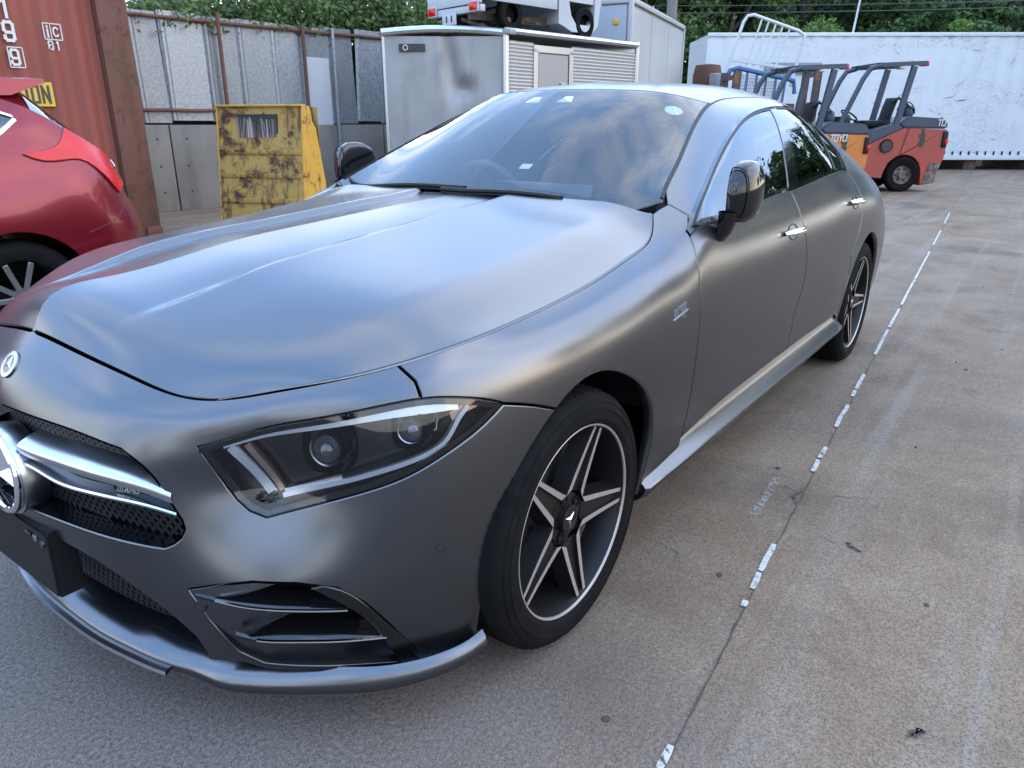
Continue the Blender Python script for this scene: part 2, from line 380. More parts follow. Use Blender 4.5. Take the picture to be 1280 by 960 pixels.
# ---------------------------------------------------------------- the saloon's body: +X forward, +Y its left, Z up, front axle at X=0
ST = [
 (.885, 0,    [.145,.255,.37,.46,.55,.63,.695,.75,.80,.848],   [.04,.02,.008,.002,0,.003,.014,.034,.066,.115]),
 (.872,.20,   [.145,.255,.37,.46,.55,.63,.687,.74,.787,.830],  [.04,.02,.008,.002,0,.003,.014,.034,.065,.113]),
 (.838,.375,  [.145,.255,.36,.45,.54,.615,.674,.724,.767,.803],[.035,.018,.007,.002,.001,.006,.018,.036,.063,.106]),
 (.775,.52,   [.145,.255,.36,.44,.52,.60,.655,.70,.74,.775],   [.052,.014,.001,.008,.028,.048,.053,.060,.072,.100]),
 (.69,.64,    [.145,.255,.36,.44,.52,.595,.655,.707,.75,.782], [.054,.011,-.003,.012,.045,.075,.080,.084,.092,.113]),
 (.59,.735,   [.145,.255,.36,.44,.52,.60,.667,.723,.768,.803], [.052,.014,.001,.009,.030,.050,.056,.063,.075,.098]),
 (.48,.81,    [.145,.255,.36,.44,.53,.61,.687,.745,.79,.826],  [.044,.016,.004,.001,.006,.015,.024,.037,.053,.079]),
 (.36,.866,   [.145,.255,.36,.45,.54,.63,.71,.765,.81,.848], [.03,.012,.003,0,0,.006,.016,.028,.046,.070]),
 (.20,.907,   [.18,.29,.38,.47,.56,.65,.73,.785,.828,.861],[.03,.012,.003,0,0,.004,.013,.026,.050,.088]),
 (0,.93,      [.24,.32,.40,.49,.58,.67,.75,.81,.85,.876],  [.03,.012,.003,0,0,.004,.014,.032,.062,.106]),
 (-.22,.936,  [.24,.33,.42,.51,.60,.69,.77,.83,.872,.90],  [.03,.014,.005,0,0,.004,.014,.034,.068,.114]),
 (-.42,.936,  [.24,.34,.43,.53,.62,.71,.795,.86,.902,.932],[.03,.016,.007,.001,0,.004,.015,.037,.074,.123]),
 (-.58,.935,  [.24,.34,.44,.54,.64,.73,.82,.89,.935,.968], [.03,.018,.008,.002,0,.004,.016,.042,.085,.145]),
 (-.74,.934,  [.25,.35,.45,.55,.66,.77,.88,.965,1.012,1.05],[.03,.02,.01,.003,0,.005,.024,.06,.13,.224]),
 (-.95,.932,  [.26,.36,.46,.57,.69,.81,.93,1.02,1.095,1.15],[.03,.02,.011,.004,0,.007,.038,.095,.175,.282]),
 (-1.18,.93,  [.26,.36,.47,.58,.71,.84,.97,1.08,1.18,1.255],[.03,.021,.012,.004,0,.012,.055,.13,.22,.345]),
 (-1.45,.93,  [.26,.36,.47,.59,.72,.86,1.00,1.13,1.26,1.365],[.03,.022,.013,.005,0,.014,.065,.15,.255,.408]),
 (-1.75,.93,  [.26,.36,.47,.59,.72,.86,1.00,1.15,1.30,1.395],[.03,.022,.013,.005,0,.013,.06,.155,.27,.42]),
 (-2.05,.932, [.26,.36,.47,.59,.72,.86,1.00,1.155,1.31,1.40],[.03,.022,.012,.004,0,.012,.055,.15,.27,.42]),
 (-2.35,.936, [.26,.36,.47,.59,.72,.86,1.00,1.15,1.30,1.385],[.03,.02,.010,.003,0,.010,.05,.15,.275,.416]),
 (-2.65,.937, [.27,.37,.48,.60,.72,.85,.98,1.12,1.25,1.335],[.03,.018,.008,.002,0,.010,.05,.15,.28,.407]),
 (-2.95,.936, [.28,.38,.49,.60,.71,.83,.95,1.06,1.17,1.25], [.03,.014,.006,0,0,.010,.045,.125,.245,.385]),
 (-3.25,.926, [.28,.38,.49,.60,.70,.80,.90,.995,1.08,1.155],[.03,.014,.005,0,.002,.014,.045,.11,.21,.348]),
 (-3.55,.898, [.28,.37,.47,.57,.67,.765,.86,.94,1.01,1.07], [.03,.014,.004,0,.004,.02,.05,.10,.18,.30]),
 (-3.80,.84,  [.28,.37,.46,.56,.66,.75,.83,.905,.97,1.02],  [.03,.012,.003,0,.006,.022,.05,.09,.15,.22]),
 (-3.98,.70,  [.28,.37,.46,.55,.65,.74,.82,.89,.95,.995],   [.03,.01,.002,0,.008,.02,.04,.07,.10,.14]),
 (-4.07,.45,  [.28,.37,.46,.55,.65,.74,.81,.88,.94,.985],   [.03,.01,.002,0,.008,.018,.035,.055,.075,.10]),
 (-4.11,0,    [.28,.37,.46,.55,.65,.74,.81,.88,.935,.98],   [.03,.01,.002,0,.008,.018,.032,.05,.068,.09]),
]
band = Band(ST)
def top_edge(u0, u1, n=14):
    u = np.linspace(u0, u1, n); return band.ev(np.stack([u, np.ones(n)], 1))
# ================================================================ the grey saloon
M_paint = paint_mat('satin_grey_paint', (.112, .117, .126), .235, .97, flake=.02)
M_gloss = mat('gloss_black', (.003, .003, .0035), .06, 0, spec=.4, coat=.3)
M_plast = mat('black_plastic', (.0045, .0045, .005), .5, spec=.22)
M_rubber = mat('rubber', (.014, .014, .014), .6)
M_chrome = mat('chrome', (.82, .83, .84), .07, 1)
M_satin = mat('satin_silver', (.44, .455, .475), .28, 1)
M_gws = glass_mat('windscreen_glass', (.80, .83, .83), 1, 1.52)
M_gside = glass_mat('side_glass', (.20, .22, .22), 1, 1.85)
M_glens = glass_mat('headlight_glass', (.80, .81, .82), 1, 1.48)
M_int = mat('dark_cabin_trim', (.05, .05, .053), .6)
M_seat = mat('grey_leather', (.20, .195, .19), .5)
M_dash = mat('dash_trim', (.34, .34, .345), .75)
M_spoke = mat('black_spoke_paint', (.008, .007, .0065), .42, .2, spec=.3)
M_machined = mat('machined_alloy', (.36, .315, .29), .34, .6)
M_disc = mat('brake_disc', (.10, .096, .092), .45, .7)
def tyre_mat():
    m = mat('tyre_rubber', (.005, .005, .005), .8, spec=.08); t = NT(m)
    n = t.noise(14, 5, .6, t.pos()); t.set('Base Color', t.ramp(n, (.3, (.003, .003, .003)), (.75, (.0075, .007, .0066)))); t.bump(t.noise(160, 3, .6, t.pos()), .08, .003)
    return m
M_tyre = tyre_mat()

car = empty('saloon_car', (0, 0, 0), 0, 'satin grey four-door saloon with black mirrors and five-spoke wheels, parked in the yard', 'car')
A = np.array
def X(u, v, off=0.0):
    q = A([[u, v]]); return (band.ev(q)+band.nrm(q)*off*BS)[0]
# outward sign of the band normal
BS = 1 if band.nrm(A([[2.8, .4]]))[0][1] > 0 else -1
band.flip = BS < 0; BS = 1
def inv_xz(x, z, u0):
    uv = A([u0, .35])
    for _ in range(25):
        e = 1e-4; b = band.ev(np.stack([uv, uv+[e, 0], uv+[0, e]]))[:, [0, 2]]
        uv = uv-np.linalg.solve(np.stack([(b[1]-b[0])/e, (b[2]-b[0])/e], 1), b[0]-[x, z])
    return tuple(uv)
HL = [(.5462,.7284),(.6352,.7736),(.7892,.8007),(.8987,.8051),(1.0097,.7862),(1.0985,.7253),(1.1485,.6808),(1.1913,.638),(1.1221,.5932),(1.0555,.5687),(.9667,.5399),(.8573,.5063),(.7452,.4734),(.6745,.4531),(.6464,.4673),(.6033,.526),(.5714,.6277)]
SEAM = [(.9719,1.0),(1.0006,.8822),(1.0190,.777)]
SEAM2 = [(1.1909,.6391),(1.2794,.5872),(1.3337,.5398)]
hl_top = sm(HL[:8], 22); hl_low = sm(HL[7:14], 18); hl_in = sm(HL[13:]+HL[:1], 9)
hl_loop = hl_top[:-1]+hl_low[:-1]+hl_in[:-1]
k_seam = min(range(len(hl_top)), key=lambda i: abs(hl_top[i][0]-1.019))
SEAM[2] = hl_top[k_seam]
def arch(cx, cz, a0, a1, u0, rad, n=26):
    out = []
    for a in np.linspace(R_(a0), R_(a1), n):
        r = rad(math.degrees(a)); out.append(inv_xz(cx-r*math.cos(a), cz+r*math.sin(a), u0+r*math.cos(a)))
    return out      # from the rear foot over the top to the front foot
WB = -2.939; WZ = .336
farch = sm([(1.790,.012),(1.806,.10),(1.8194,.2154),(1.8035,.3058),(1.739,.4239),(1.6386,.5143),(1.5258,.5741),(1.4366,.5809),(1.3353,.5391),(1.2742,.4902),(1.208,.4156),(1.1585,.3192),(1.1272,.1415),(1.121,.06),(1.117,.006)], 40)
rarch = arch(WB, WZ, -14, 194, 4.39, lambda d: .384)
k2 = min(range(len(farch)), key=lambda i: math.hypot(farch[i][0]-SEAM2[2][0], farch[i][1]-SEAM2[2][1]))
SEAM2[2] = farch[k2]
gr_top = sm([(0,.670),(.09,.678),(.1722,.6877),(.2995,.6953),(.3993,.6768)], 14); gr_side = sm([(.3993,.6768),(.4386,.623),(.4778,.5255),(.5021,.4637),(.5121,.4378),(.5049,.4066),(.4719,.3771)], 16); gr_bot = sm([(.4719,.3771),(.3989,.3744),(.2369,.3636),(.0524,.352),(0,.351)], 12)
grille_half = gr_top[:-1]+gr_side[:-1]+gr_bot
int_top = sm([(0,.289),(.1339,.2908),(.2483,.2852),(.3175,.2723),(.4008,.2275),(.4723,.1729),(.5095,.1324)], 18)
VENT = [(.5165,.2614),(.58,.282),(.6443,.2908),(.73,.279),(.8049,.2524),(.8554,.197),(.9145,.1129),(.9639,.039),(.9702,.0116),(.9459,.006),(.7882,.0376),(.6418,.067),(.5976,.1009),(.5535,.1761)]
vent = resample(VENT, .03)
fl = farch[-1]
bump_loop = [(.52, .072), (.60, .070), (.64, .050), (.79, .016), (.88, -.006), (.96, -.018), (1.05, -.006)]+[(fl[0], max(fl[1], .004))]+farch[::-1][1:len(farch)-k2]+SEAM2[::-1][1:]+hl_low[1:]+hl_in[1:]+hl_top[1:k_seam+1]+SEAM[::-1][1:] \
    + [(u, 1.0) for u in np.linspace(.95, 0, 20)]+grille_half+int_top+[(.52, .10)]
def at_mid(l): return l[:, 0] < 1e-3
def brow(uv):
    """crease running inwards from the lamp's upper edge: the face below it steps back"""
    u, v = uv[:, 0], uv[:, 1]; vl = np.interp(u, [.36, .46, .551, .64, .79, .9, 1.0], [.715, .722, .742, .788, .813, .813, .79]); t = (vl-v)*.55
    return -.016*smooth(.40, .53, u)*(1-smooth(.60, .72, u))*smooth(-.002, .016, t)*np.exp(-np.clip(t-.016, 0, None)/.06)
front_bumper = panel('front_bumper', band, bump_loop, M_paint, car, 'join', holes=[vent], step=.020, disp=brow, nogroove=at_mid, gap=.0019, flange=.03)
# fender
AP = [(2.1331, 1.0), (2.205, .94), (2.2059, .845), (2.1399, .8158)]
DOORF = sm([(2.1399,.8158),(2.112,.7314),(2.1064,.63),(2.0882,.4229),(2.0798,.2306),(2.0678,.1)], 18)
DOORM = sm([(3.1058,.657),(3.1369,.5906),(3.1801,.5034),(3.213,.3398),(3.1895,.2183),(3.15,.1)], 16)
fen_loop = [(u, 1.0) for u in np.linspace(.9719, 2.1331, 30)][:-1]+AP[:-1]+DOORF+[(2.06, .02)]+[(farch[0][0], max(.02, farch[0][1]))]+farch[1:k2+1]+SEAM2[::-1][1:]+hl_top[::-1][1:len(hl_top)-k_seam]+SEAM[::-1][1:-1]
panel('front_fender', band, fen_loop, M_paint, car, 'twin', step=.03, gap=.0019, flange=.03)
belt1 = sm([(2.1399,.8158),(2.3517,.7226),(2.55,.681),(2.7922,.6606),(3.1058,.657)], 16)
belt2 = sm([(3.1058,.657),(3.266,.6650),(3.6,.680),(4.0159,.6968)], 12)
def concave(uv):
    """soft hollow low on the doors with a rising lower edge"""
    u, v = uv[:, 0], uv[:, 1]
    return -.010*np.exp(-((v-.24-.03*(u-2.9))/.075)**2)*smooth(2.15, 2.6, u)*(1-smooth(3.55, 3.8, u))
fdoors = panel('front_door', band, belt1+DOORM[1:]+[(2.0678, .1)]+DOORF[::-1][1:-1], M_paint, car, 'twin', step=.03, gap=.0019, flange=.03, disp=concave)
RD = sm([(4.0159,.6968),(4.12,.64),(4.1515,.5816),(4.0757,.4404),(3.9483,.3307)], 12)
ra_k = min(range(len(rarch)), key=lambda i: math.hypot(rarch[i][0]-3.9483, rarch[i][1]-.3307))
RD[-1] = rarch[len(rarch)-1-0] if False else RD[-1]
# rear door's lower rear edge follows the arch 3 cm off it
ra_off = arch(WB, WZ, 150, 186, 4.39, lambda d: .425, 8)
rd_edge = RD[:-1]+ra_off+[(ra_off[-1][0]-.01, .1)]
rdoors = panel('rear_door', band, belt2+rd_edge[1:]+[(3.15, .1)]+DOORM[::-1][1:-1], M_paint, car, 'twin', step=.03, gap=.0019, flange=.03, disp=concave)
DLO_TOP = sm([(2.1399,.8158),(2.3217,.8317),(2.5973,.8494),(2.8493,.8674),(3.1574,.8922),(3.4465,.9102),(3.80,.920),(4.02,.905),(4.13,.865),(4.15,.81),(4.10,.75),(4.0159,.6968)], 44)
WSV = .962
frame_loop = AP[::-1][:-1]+[(u, WSV) for u in np.linspace(2.26, 5.05, 60)]+[(5.05, v) for v in (.8, .6, .4, .2, .02)]+[(rarch[0][0], .02)]+rarch[1:-1]+[(rarch[-1][0], max(.02, rarch[-1][1])), (ra_off[-1][0]-.01, .02), (ra_off[-1][0]-.01, .1)]+rd_edge[::-1][1:-1]+DLO_TOP[::-1][:-1]
panel('body_side_frame', band, frame_loop, M_paint, car, 'twin', step=.03, gap=.0019, flange=.02)
# tail
TL = [(5.12,.60),(5.3,.66),(5.6,.68),(5.75,.66),(5.72,.58),(5.5,.53),(5.25,.52)]
panel('rear_bumper', band, [(5.05,.02),(band.U,.02),(band.U,1.0),(5.5,1.0),(5.3,.985),(5.05,WSV)], M_paint, car, 'join', step=.04, holes=[TL], nogroove=lambda l: l[:, 0] > band.U-1e-3, gap=.0019, flange=.02)
M_redlens = mat('red_lens', (.35, .008, .01), .1, coat=1)
panel('tail_light', band, TL, M_redlens, car, 'twin', step=.04, off=.002)
# ---------------------------------------------------------------- hood, windscreen, roof, rear window, boot
E_ = lambda u, v=1.0: band.ev(A([[u, v]]))[0]
def edge(u0, u1, v=1.0, n=12, v1=None):
    u = np.linspace(u0, u1, n); return band.ev(np.stack([u, np.linspace(v, v if v1 is None else v1, n)], 1))
UC = .585; UR = 2.133
hc = E_(0); hr = E_(UR); hk = E_(UC)
def hood_disp(uv, P):
    s, t = uv[:, 0], uv[:, 1]; y = np.abs(P[:, 1]); x = P[:, 0]
    yr = np.interp(-x, [-.80, -.60, -.24, .33, .70], [.225, .235, .245, .205, .19])
    f = smooth(.03, .34, s)*(1-.35*smooth(.8, 1.0, s))
    d = y-yr; w = .006
    g = 1/(1+np.exp(-d/w))
    ridge = .0135*np.exp(-np.clip(d, 0, None)/.14); valley = -.0135*np.exp(-np.clip(-d, 0, None)/.085)
    ridge, valley = ridge*g, valley*(1-g)
    h = (ridge+valley)*f*(1-smooth(.80, 1.0, t))
    o = np.zeros_like(P); tt_ = np.clip(t, 0, 1); o[:, 2] = h + np.sin(np.pi*np.clip(s, 0, 1)**.8)*(.012*(1-tt_*tt_)) + .046*smooth(0, .45, s)*(1-.35*smooth(.8, 1, s))*tt_**1.5*(1-smooth(.74, 1.0, tt_))
    return o
hood_s = Coons([hc, (.735, 0, .905), (.60, 0, .932), (.3, 0, .965), (0, 0, .99), (-.35, 0, 1.018), (-.66, 0, 1.036)], edge(UC, UR, n=18),
               edge(0, UC, n=9), [(-.66, 0, 1.036), (-.668, .25, 1.034), (-.685, .5, 1.024), hr], hood_disp)
if hood_s.nrm(A([[.5, .3]]))[0][2] < 0: hood_s.flip = True
SQ = [(0, 0), (1, 0), (1, 1), (0, 1)]
cmid = lambda l: l[:, 1] < 1e-4
panel('bonnet', hood_s, SQ, M_paint, car, 'join', step=.016, nogroove=cmid, groove=.004, depth=.008, gap=.0019, flange=.03)
UT = 2.93
wb = E_(2.205, WSV); wt = E_(UT, WSV)
ws_s = Coons([(-.63, 0, 1.012), (-.83, 0, 1.135), (-1.05, 0, 1.268), (-1.30, 0, 1.40)], edge(2.205, UT, WSV, 12), [(-.63, 0, 1.012), (-.645, .35, 1.008), (-.675, .6, 1.002), wb], [(-1.30, 0, 1.40), (-1.33, .25, 1.394), (-1.385, .43, 1.378), wt])
if ws_s.nrm(A([[.5, .3]]))[0][2] < 0: ws_s.flip = True
panel('windscreen', ws_s, SQ, M_gws, car, 'join', step=.05, nogroove=cmid, groove=.002, depth=.004)
panel('windscreen_border', ws_s, [(0, 0), (1, 0), (1, 1), (0, 1), (0, 0.0001), (.13, 0.0001), (.12, .5), (.10, .80), (.12, .90), (.2, .925), (.5, .925), (.85, .90), (.93, .87), (.955, .75), (.96, .4), (.962, .12), (.88, .115), (.86, .06), (.845, .0001)][:4][::-1] if False else
      [(0, 0), (.13, 0), (.125, .5), (.115, .78), (.135, .88), (.2, .925), (.5, .925), (.85, .905), (.93, .87), (.955, .75), (.96, .4), (.962, 0), (1, 0), (1, 1), (0, 1)], M_gloss, car, 'join', step=.04, off=-.004, nogroove=cmid, groove=.001, depth=.001)
UB = 4.03
rb = E_(UB, WSV)
roof_s = Coons([(-1.30, 0, 1.40), (-1.45, 0, 1.424), (-1.7, 0, 1.443), (-2.0, 0, 1.446), (-2.3, 0, 1.428), (-2.56, 0, 1.392)], edge(UT, UB, WSV, 12), [(-1.30, 0, 1.40), (-1.33, .25, 1.394), (-1.385, .43, 1.378), wt], [(-2.56, 0, 1.392), (-2.555, .25, 1.387), (-2.565, .42, 1.372), rb])
if roof_s.nrm(A([[.5, .3]]))[0][2] < 0: roof_s.flip = True
panel('roof', roof_s, SQ, M_paint, car, 'join', step=.04, nogroove=cmid, gap=.0019, flange=.02)
UD = 4.92
rd_ = E_(UD, WSV)
rw_s = Coons([(-2.56, 0, 1.392), (-2.9, 0, 1.30), (-3.2, 0, 1.195), (-3.46, 0, 1.09)], edge(UB, UD, WSV, 10), [(-2.56, 0, 1.392), (-2.555, .25, 1.387), (-2.565, .42, 1.372), rb], [(-3.46, 0, 1.09), (-3.46, .3, 1.088), rd_])
if rw_s.nrm(A([[.5, .3]]))[0][2] < 0: rw_s.flip = True
panel('rear_window', rw_s, SQ, M_gside, car, 'join', step=.06, nogroove=cmid)
tr_s = Coons([(-3.46, 0, 1.09), (-3.7, 0, 1.062), (-3.9, 0, 1.03), E_(band.U)], edge(UD, 5.5, WSV, 10, 1.0), [(-3.46, 0, 1.09), (-3.46, .3, 1.088), rd_], edge(band.U, 5.5, 1.0, 8))
if tr_s.nrm(A([[.5, .3]]))[0][2] < 0: tr_s.flip = True
panel('boot_lid', tr_s, SQ, M_paint, car, 'join', step=.05, nogroove=cmid, gap=.0019, flange=.02)
# ---------------------------------------------------------------- side glass and trim
Bf = [(3.4465, .9102), (3.30, .79), (3.095, .657)]; Bb = [(3.53, .912), (3.42, .80), (3.245, .664)]
Qf = [(4.035, .90), (3.92, .80), (3.80, .688)]; Qb = [(4.055, .895), (3.945, .80), (3.83, .690)]
def cut(c, a, b): return [p for p in c if a < p[0] < b]
top1 = [p for p in DLO_TOP[:30] if p[0] < 3.44]; topm = [p for p in DLO_TOP[:36] if 3.54 < p[0] < 4.03]; topq = DLO_TOP[[i for i, p in enumerate(DLO_TOP) if p[0] > 4.06][0]:]
panel('front_side_window', band, top1+Bf+cut(belt1, 2.2, 3.09)[::-1], M_gside, car, 'twin', step=.06, off=-.006, groove=.001, depth=.001)
panel('rear_side_window', band, [Bb[0]]+topm+Qf+cut(belt2, 3.25, 3.79)[::-1]+Bb[::-1][:-1], M_gside, car, 'twin', step=.06, off=-.006, groove=.001, depth=.001)
panel('quarter_window', band, [Qb[0]]+topq+cut(belt2, 3.84, 4.0)[::-1]+Qb[::-1][:-1], M_gside, car, 'twin', step=.05, off=-.006, groove=.001, depth=.001)
panel('pillar_trim', band, Bf+Bb[::-1], M_gloss, car, 'twin', step=.05, off=-.003, groove=.002, depth=.003)
panel('window_divider', band, Qf+Qb[::-1], M_plast, car, 'twin', step=.03, off=-.002, groove=.001, depth=.003)
def ribbon_on(S, uv, w0, w1, off, lift=.002, th=None):
    """strip of surface beside a uv line: from w0 to w1 metres across it (metric, to its left)"""
    uv = A(uv, float); du, dv = S.metric(uv); m = np.stack([du, dv], 1)
    tg = np.gradient(uv, axis=0)*m; tg /= np.linalg.norm(tg, axis=1)[:, None]; nn = np.stack([-tg[:, 1], tg[:, 0]], 1)
    return [S.ev(uv+nn*w/m)+S.nrm(uv)*o for w, o in ((w0, off-.004), (w0, off+lift), (w1, off+lift), (w1, off-.004))]
def mirr(o):
    V = [tuple(v.co) for v in o.data.vertices]; F = [tuple(p.vertices) for p in o.data.polygons]
    c = mk(o.name, [(x, -y, z) for x, y, z in V], [f[::-1] for f in F], o.data.materials[0], o.parent); c.data.set_sharp_from_angle(angle=R_(35)); return c
def trim(name, S, uv, w0, w1, off, mat_, parent=car, lift=.002, twin=True):
    o = MB().sheet(ribbon_on(S, uv, w0, w1, off, lift)).build(name, mat_, parent)
    if twin: mirr(o)
    return o
trim('belt_moulding', band, sm(belt1+belt2[1:], 50), -.004, .012, 0, M_gloss, lift=.004)
trim('belt_moulding_edge', band, sm(belt1+belt2[1:], 50), -.010, -.004, 0, M_plast, lift=.003)
trim('window_surround', band, sm(DLO_TOP, 70), -.002, .012, -.003, M_gloss, lift=.004)
trim('window_surround_edge', band, sm(DLO_TOP, 70), -.014, -.002, -.004, M_plast, lift=.001)
trim('windscreen_pillar_seal', band, [(u, WSV) for u in np.linspace(2.22, UT, 30)], -.004, .010, -.002, M_plast, lift=.003)
# ---------------------------------------------------------------- side skirt, underside, wheel wells
xs = np.concatenate([[-.352, -.358], np.linspace(-.37, -2.52, 28), [-2.535, -2.54]])
for s in (1, -1):
    prof_ = [(.896, .375), (.908, .345), (.918, .322), (.945, .302), (.951, .294), (.950, .284), (.938, .262), (.905, .236), (.80, .215)]
    rows = []
    for y, z in prof_:
        r = []
        for x in xs:
            e = 1-.04*smooth(.345, .36, -x)*0; k_ = 0 if -2.53 < x < -.36 else .5
            dy = .020*(1-smooth(.36, .75, -x)) if y > .9 else 0
            r.append((x, (y-dy*.6-k_*.02)*s, z-.012*(1-smooth(.36, .8, -x))))
        rows.append(r)
    sk_ = MB().sheet(rows); n_ = len(xs)
    for j in (0, n_-1): sk_.add([r[j] for r in rows]+[(rows[0][j][0], .75*s, .215), (rows[0][j][0], .75*s, .375)], [tuple(range(len(rows)+2))])
    sk_.build('side_skirt', M_paint, car, sharp=38)
u_ = MB()
for x0, x1, w, z in ((.58, .42, .45, .17), (.42, -.42, .60, .18), (-.42, -2.52, .84, .19), (-2.52, -3.36, .60, .2), (-3.36, -4.0, .74, .24)):
    u_.box(((x0+x1)/2, 0, z+.05), (x0-x1-.002, 2*w, .1))
u_.build('underbody', M_plast, car, smooth=False)
for x in (0, WB):
    for s in (1, -1):
        w = MB(); w.lathe([(.42, .52*s), (.40, .815*s)], 30, 'y', (x, 0, WZ), R_(-25), R_(205)); w.lathe([(.05, .53*s), (.42, .53*s)], 30, 'y', (x, 0, WZ), R_(-25), R_(205))
        w.build('wheel_arch_liner', M_plast, car)
# ---------------------------------------------------------------- front splitter
LIP = A([(.838, 0, .165), (.832, .156, .162), (.812, .284, .158), (.788, .365, .148), (.757, .422, .139), (.742, .486, .133), (.714, .541, .131), (.620, .674, .13), (.544, .763, .131), (.477, .818, .135), (.418, .853, .142), (.36, .876, .152), (.333, .884, .162)])
LIP[4:, 0] += .007*np.cos(np.linspace(.2, 1.4, len(LIP)-4)); LIP[4:, 1] += .007*np.sin(np.linspace(.2, 1.4, len(LIP)-4)); tl = arc(LIP); lip = Spl(tl/tl[-1], LIP)(np.linspace(0, 1, 60))
nl = np.gradient(lip[:, :2], axis=0); nl = np.stack([nl[:, 1], -nl[:, 0]], 1); nl /= np.linalg.norm(nl, axis=1)[:, None]
w_ = np.linspace(0, 1, 60)
ins = .115-.075*smooth(.30, .5, w_)-.02*smooth(.5, .8, w_); dz = .058-.006*smooth(.2, .5, w_)-.012*smooth(.7, 1, w_)
rowA = [(p[0]-n[0]*i, p[1]-n[1]*i, p[2]+d) for p, n, i, d in zip(lip, nl, ins, dz)]
rowA2 = [(p[0]-n[0]*i*.45, p[1]-n[1]*i*.45, p[2]+d*.80) for p, n, i, d in zip(lip, nl, ins, dz)]
rowB = [(p[0]-n[0]*.006, p[1]-n[1]*.006, p[2]+.024) for p, n in zip(lip, nl)]
rowC = [(p[0], p[1], p[2]+.010) for p in lip]; rowC2 = [(p[0]-n[0]*.004, p[1]-n[1]*.004, p[2]) for p, n in zip(lip, nl)]
rowD = [(p[0]-n[0]*.12, p[1]-n[1]*.12, p[2]+.004) for p, n in zip(lip, nl)]
def whole(r): return [(x, -y, z) for x, y, z in r[::-1][:-1]]+list(r)
MB().sheet([whole(r) for r in (rowA, rowA2, rowB, rowC, rowC2, rowD)]).build('front_splitter', M_paint, car, sharp=48)
k = 21
MB().sheet([whole([(p[0]+n[0]*a, p[1]+n[1]*a, p[2]+b) for p, n in zip(lip[:k], nl[:k])]) for a, b in ((-.02, .002), (.010, -.004), (.014, -.001), (.012, .007), (-.01, .009))]).build('splitter_trim', M_satin, car, sharp=40)
# ---------------------------------------------------------------- grille, intake
def both(uvs): return [(-u, v) for u, v in uvs[::-1]]+[p for p in uvs if p[0] > 1e-6]
def lattice(name, S, poly, pu, pv, off, parent, wd=.0035, dep=.012):
    """flattened diamond mesh: two families of thin bars clipped to a uv polygon"""
    poly = A(poly); lo, hi = poly.min(0), poly.max(0); b = MB()
    k0 = int((lo[0]-1)/pu); k1 = int((hi[0]+1)/pu)
    for sg in (1, -1):
        for k in range(k0, k1):
            vv = np.linspace(lo[1], hi[1], 40); uu = k*pu + sg*(vv-lo[1])/pv*pu
            P = np.stack([uu, vv], 1); ok = inpoly(P, poly); run = []
            for i in range(len(P)+1):
                if i < len(P) and ok[i]: run.append(P[i]); continue
                if len(run) > 1:
                    q = A(run)[[0, -1]] if len(run) < 3 else A(run)[::2]
                    du, dv = S.metric(q); x = S.ev(q); n = S.nrm(q)
                    t = np.gradient(x, axis=0); t /= np.linalg.norm(t, axis=1)[:, None]; w = np.cross(n, t)*wd
                    b.sheet([x+n*(off-dep)-w, x+n*off-w, x+n*off+w, x+n*(off-dep)+w])
                run = []
    return b.build(name, M_plast, parent, fix=False)
class Nose(Surf):
    """band continued across the car's middle by mirroring"""
    flip = band.flip
    def ev(s, uv):
        uv = np.asarray(uv, float); f = np.sign(uv[:, 0]); f[f == 0] = 1
        q = band.ev(np.stack([np.abs(uv[:, 0]), uv[:, 1]], 1)); q[:, 1] *= f; return q
nose = Nose()
GR = both(grille_half[::1]); 
gl_full = [(-u, v) for u, v in grille_half][::-1]; gl_full = grille_half+[(-u, v) for u, v in grille_half[::-1][1:-1]]
IN = [(p[0], p[1]) for p in int_top]+[(.5095, .11), (.40, .08), (0, .075)]; in_full = IN+[(-u, v) for u, v in IN[::-1][1:-1]]
grille = panel('grille', nose, gl_full, M_plast, car, off=-.075, step=.06, groove=.001, depth=.001)
lattice('grille_mesh', nose, gl_full, .020, .030, -.050, grille)
intake = panel('lower_intake', nose, in_full, M_plast, car, off=-.115, step=.06, groove=.001, depth=.001)
lattice('intake_mesh', nose, in_full, .020, .030, -.085, intake)
def wall(name, S, loop, d0, d1, mat_, parent):
    l = A(list(loop)+[loop[0]]); x = S.ev(l); n = S.nrm(l); return MB().sheet([x+n*d0, x+n*d1]).build(name, mat_, parent, fix=False)
wall('grille_rim', nose, gl_full, -.004, -.09, M_gloss, grille)
l_ = A([(-u, v) for u, v in int_top[::-1]]+int_top[1:]); x_ = nose.ev(l_); n_ = nose.nrm(l_); MB().sheet([x_-n_*.004, x_-n_*.13]).build('intake_rim', M_plast, intake, fix=False)
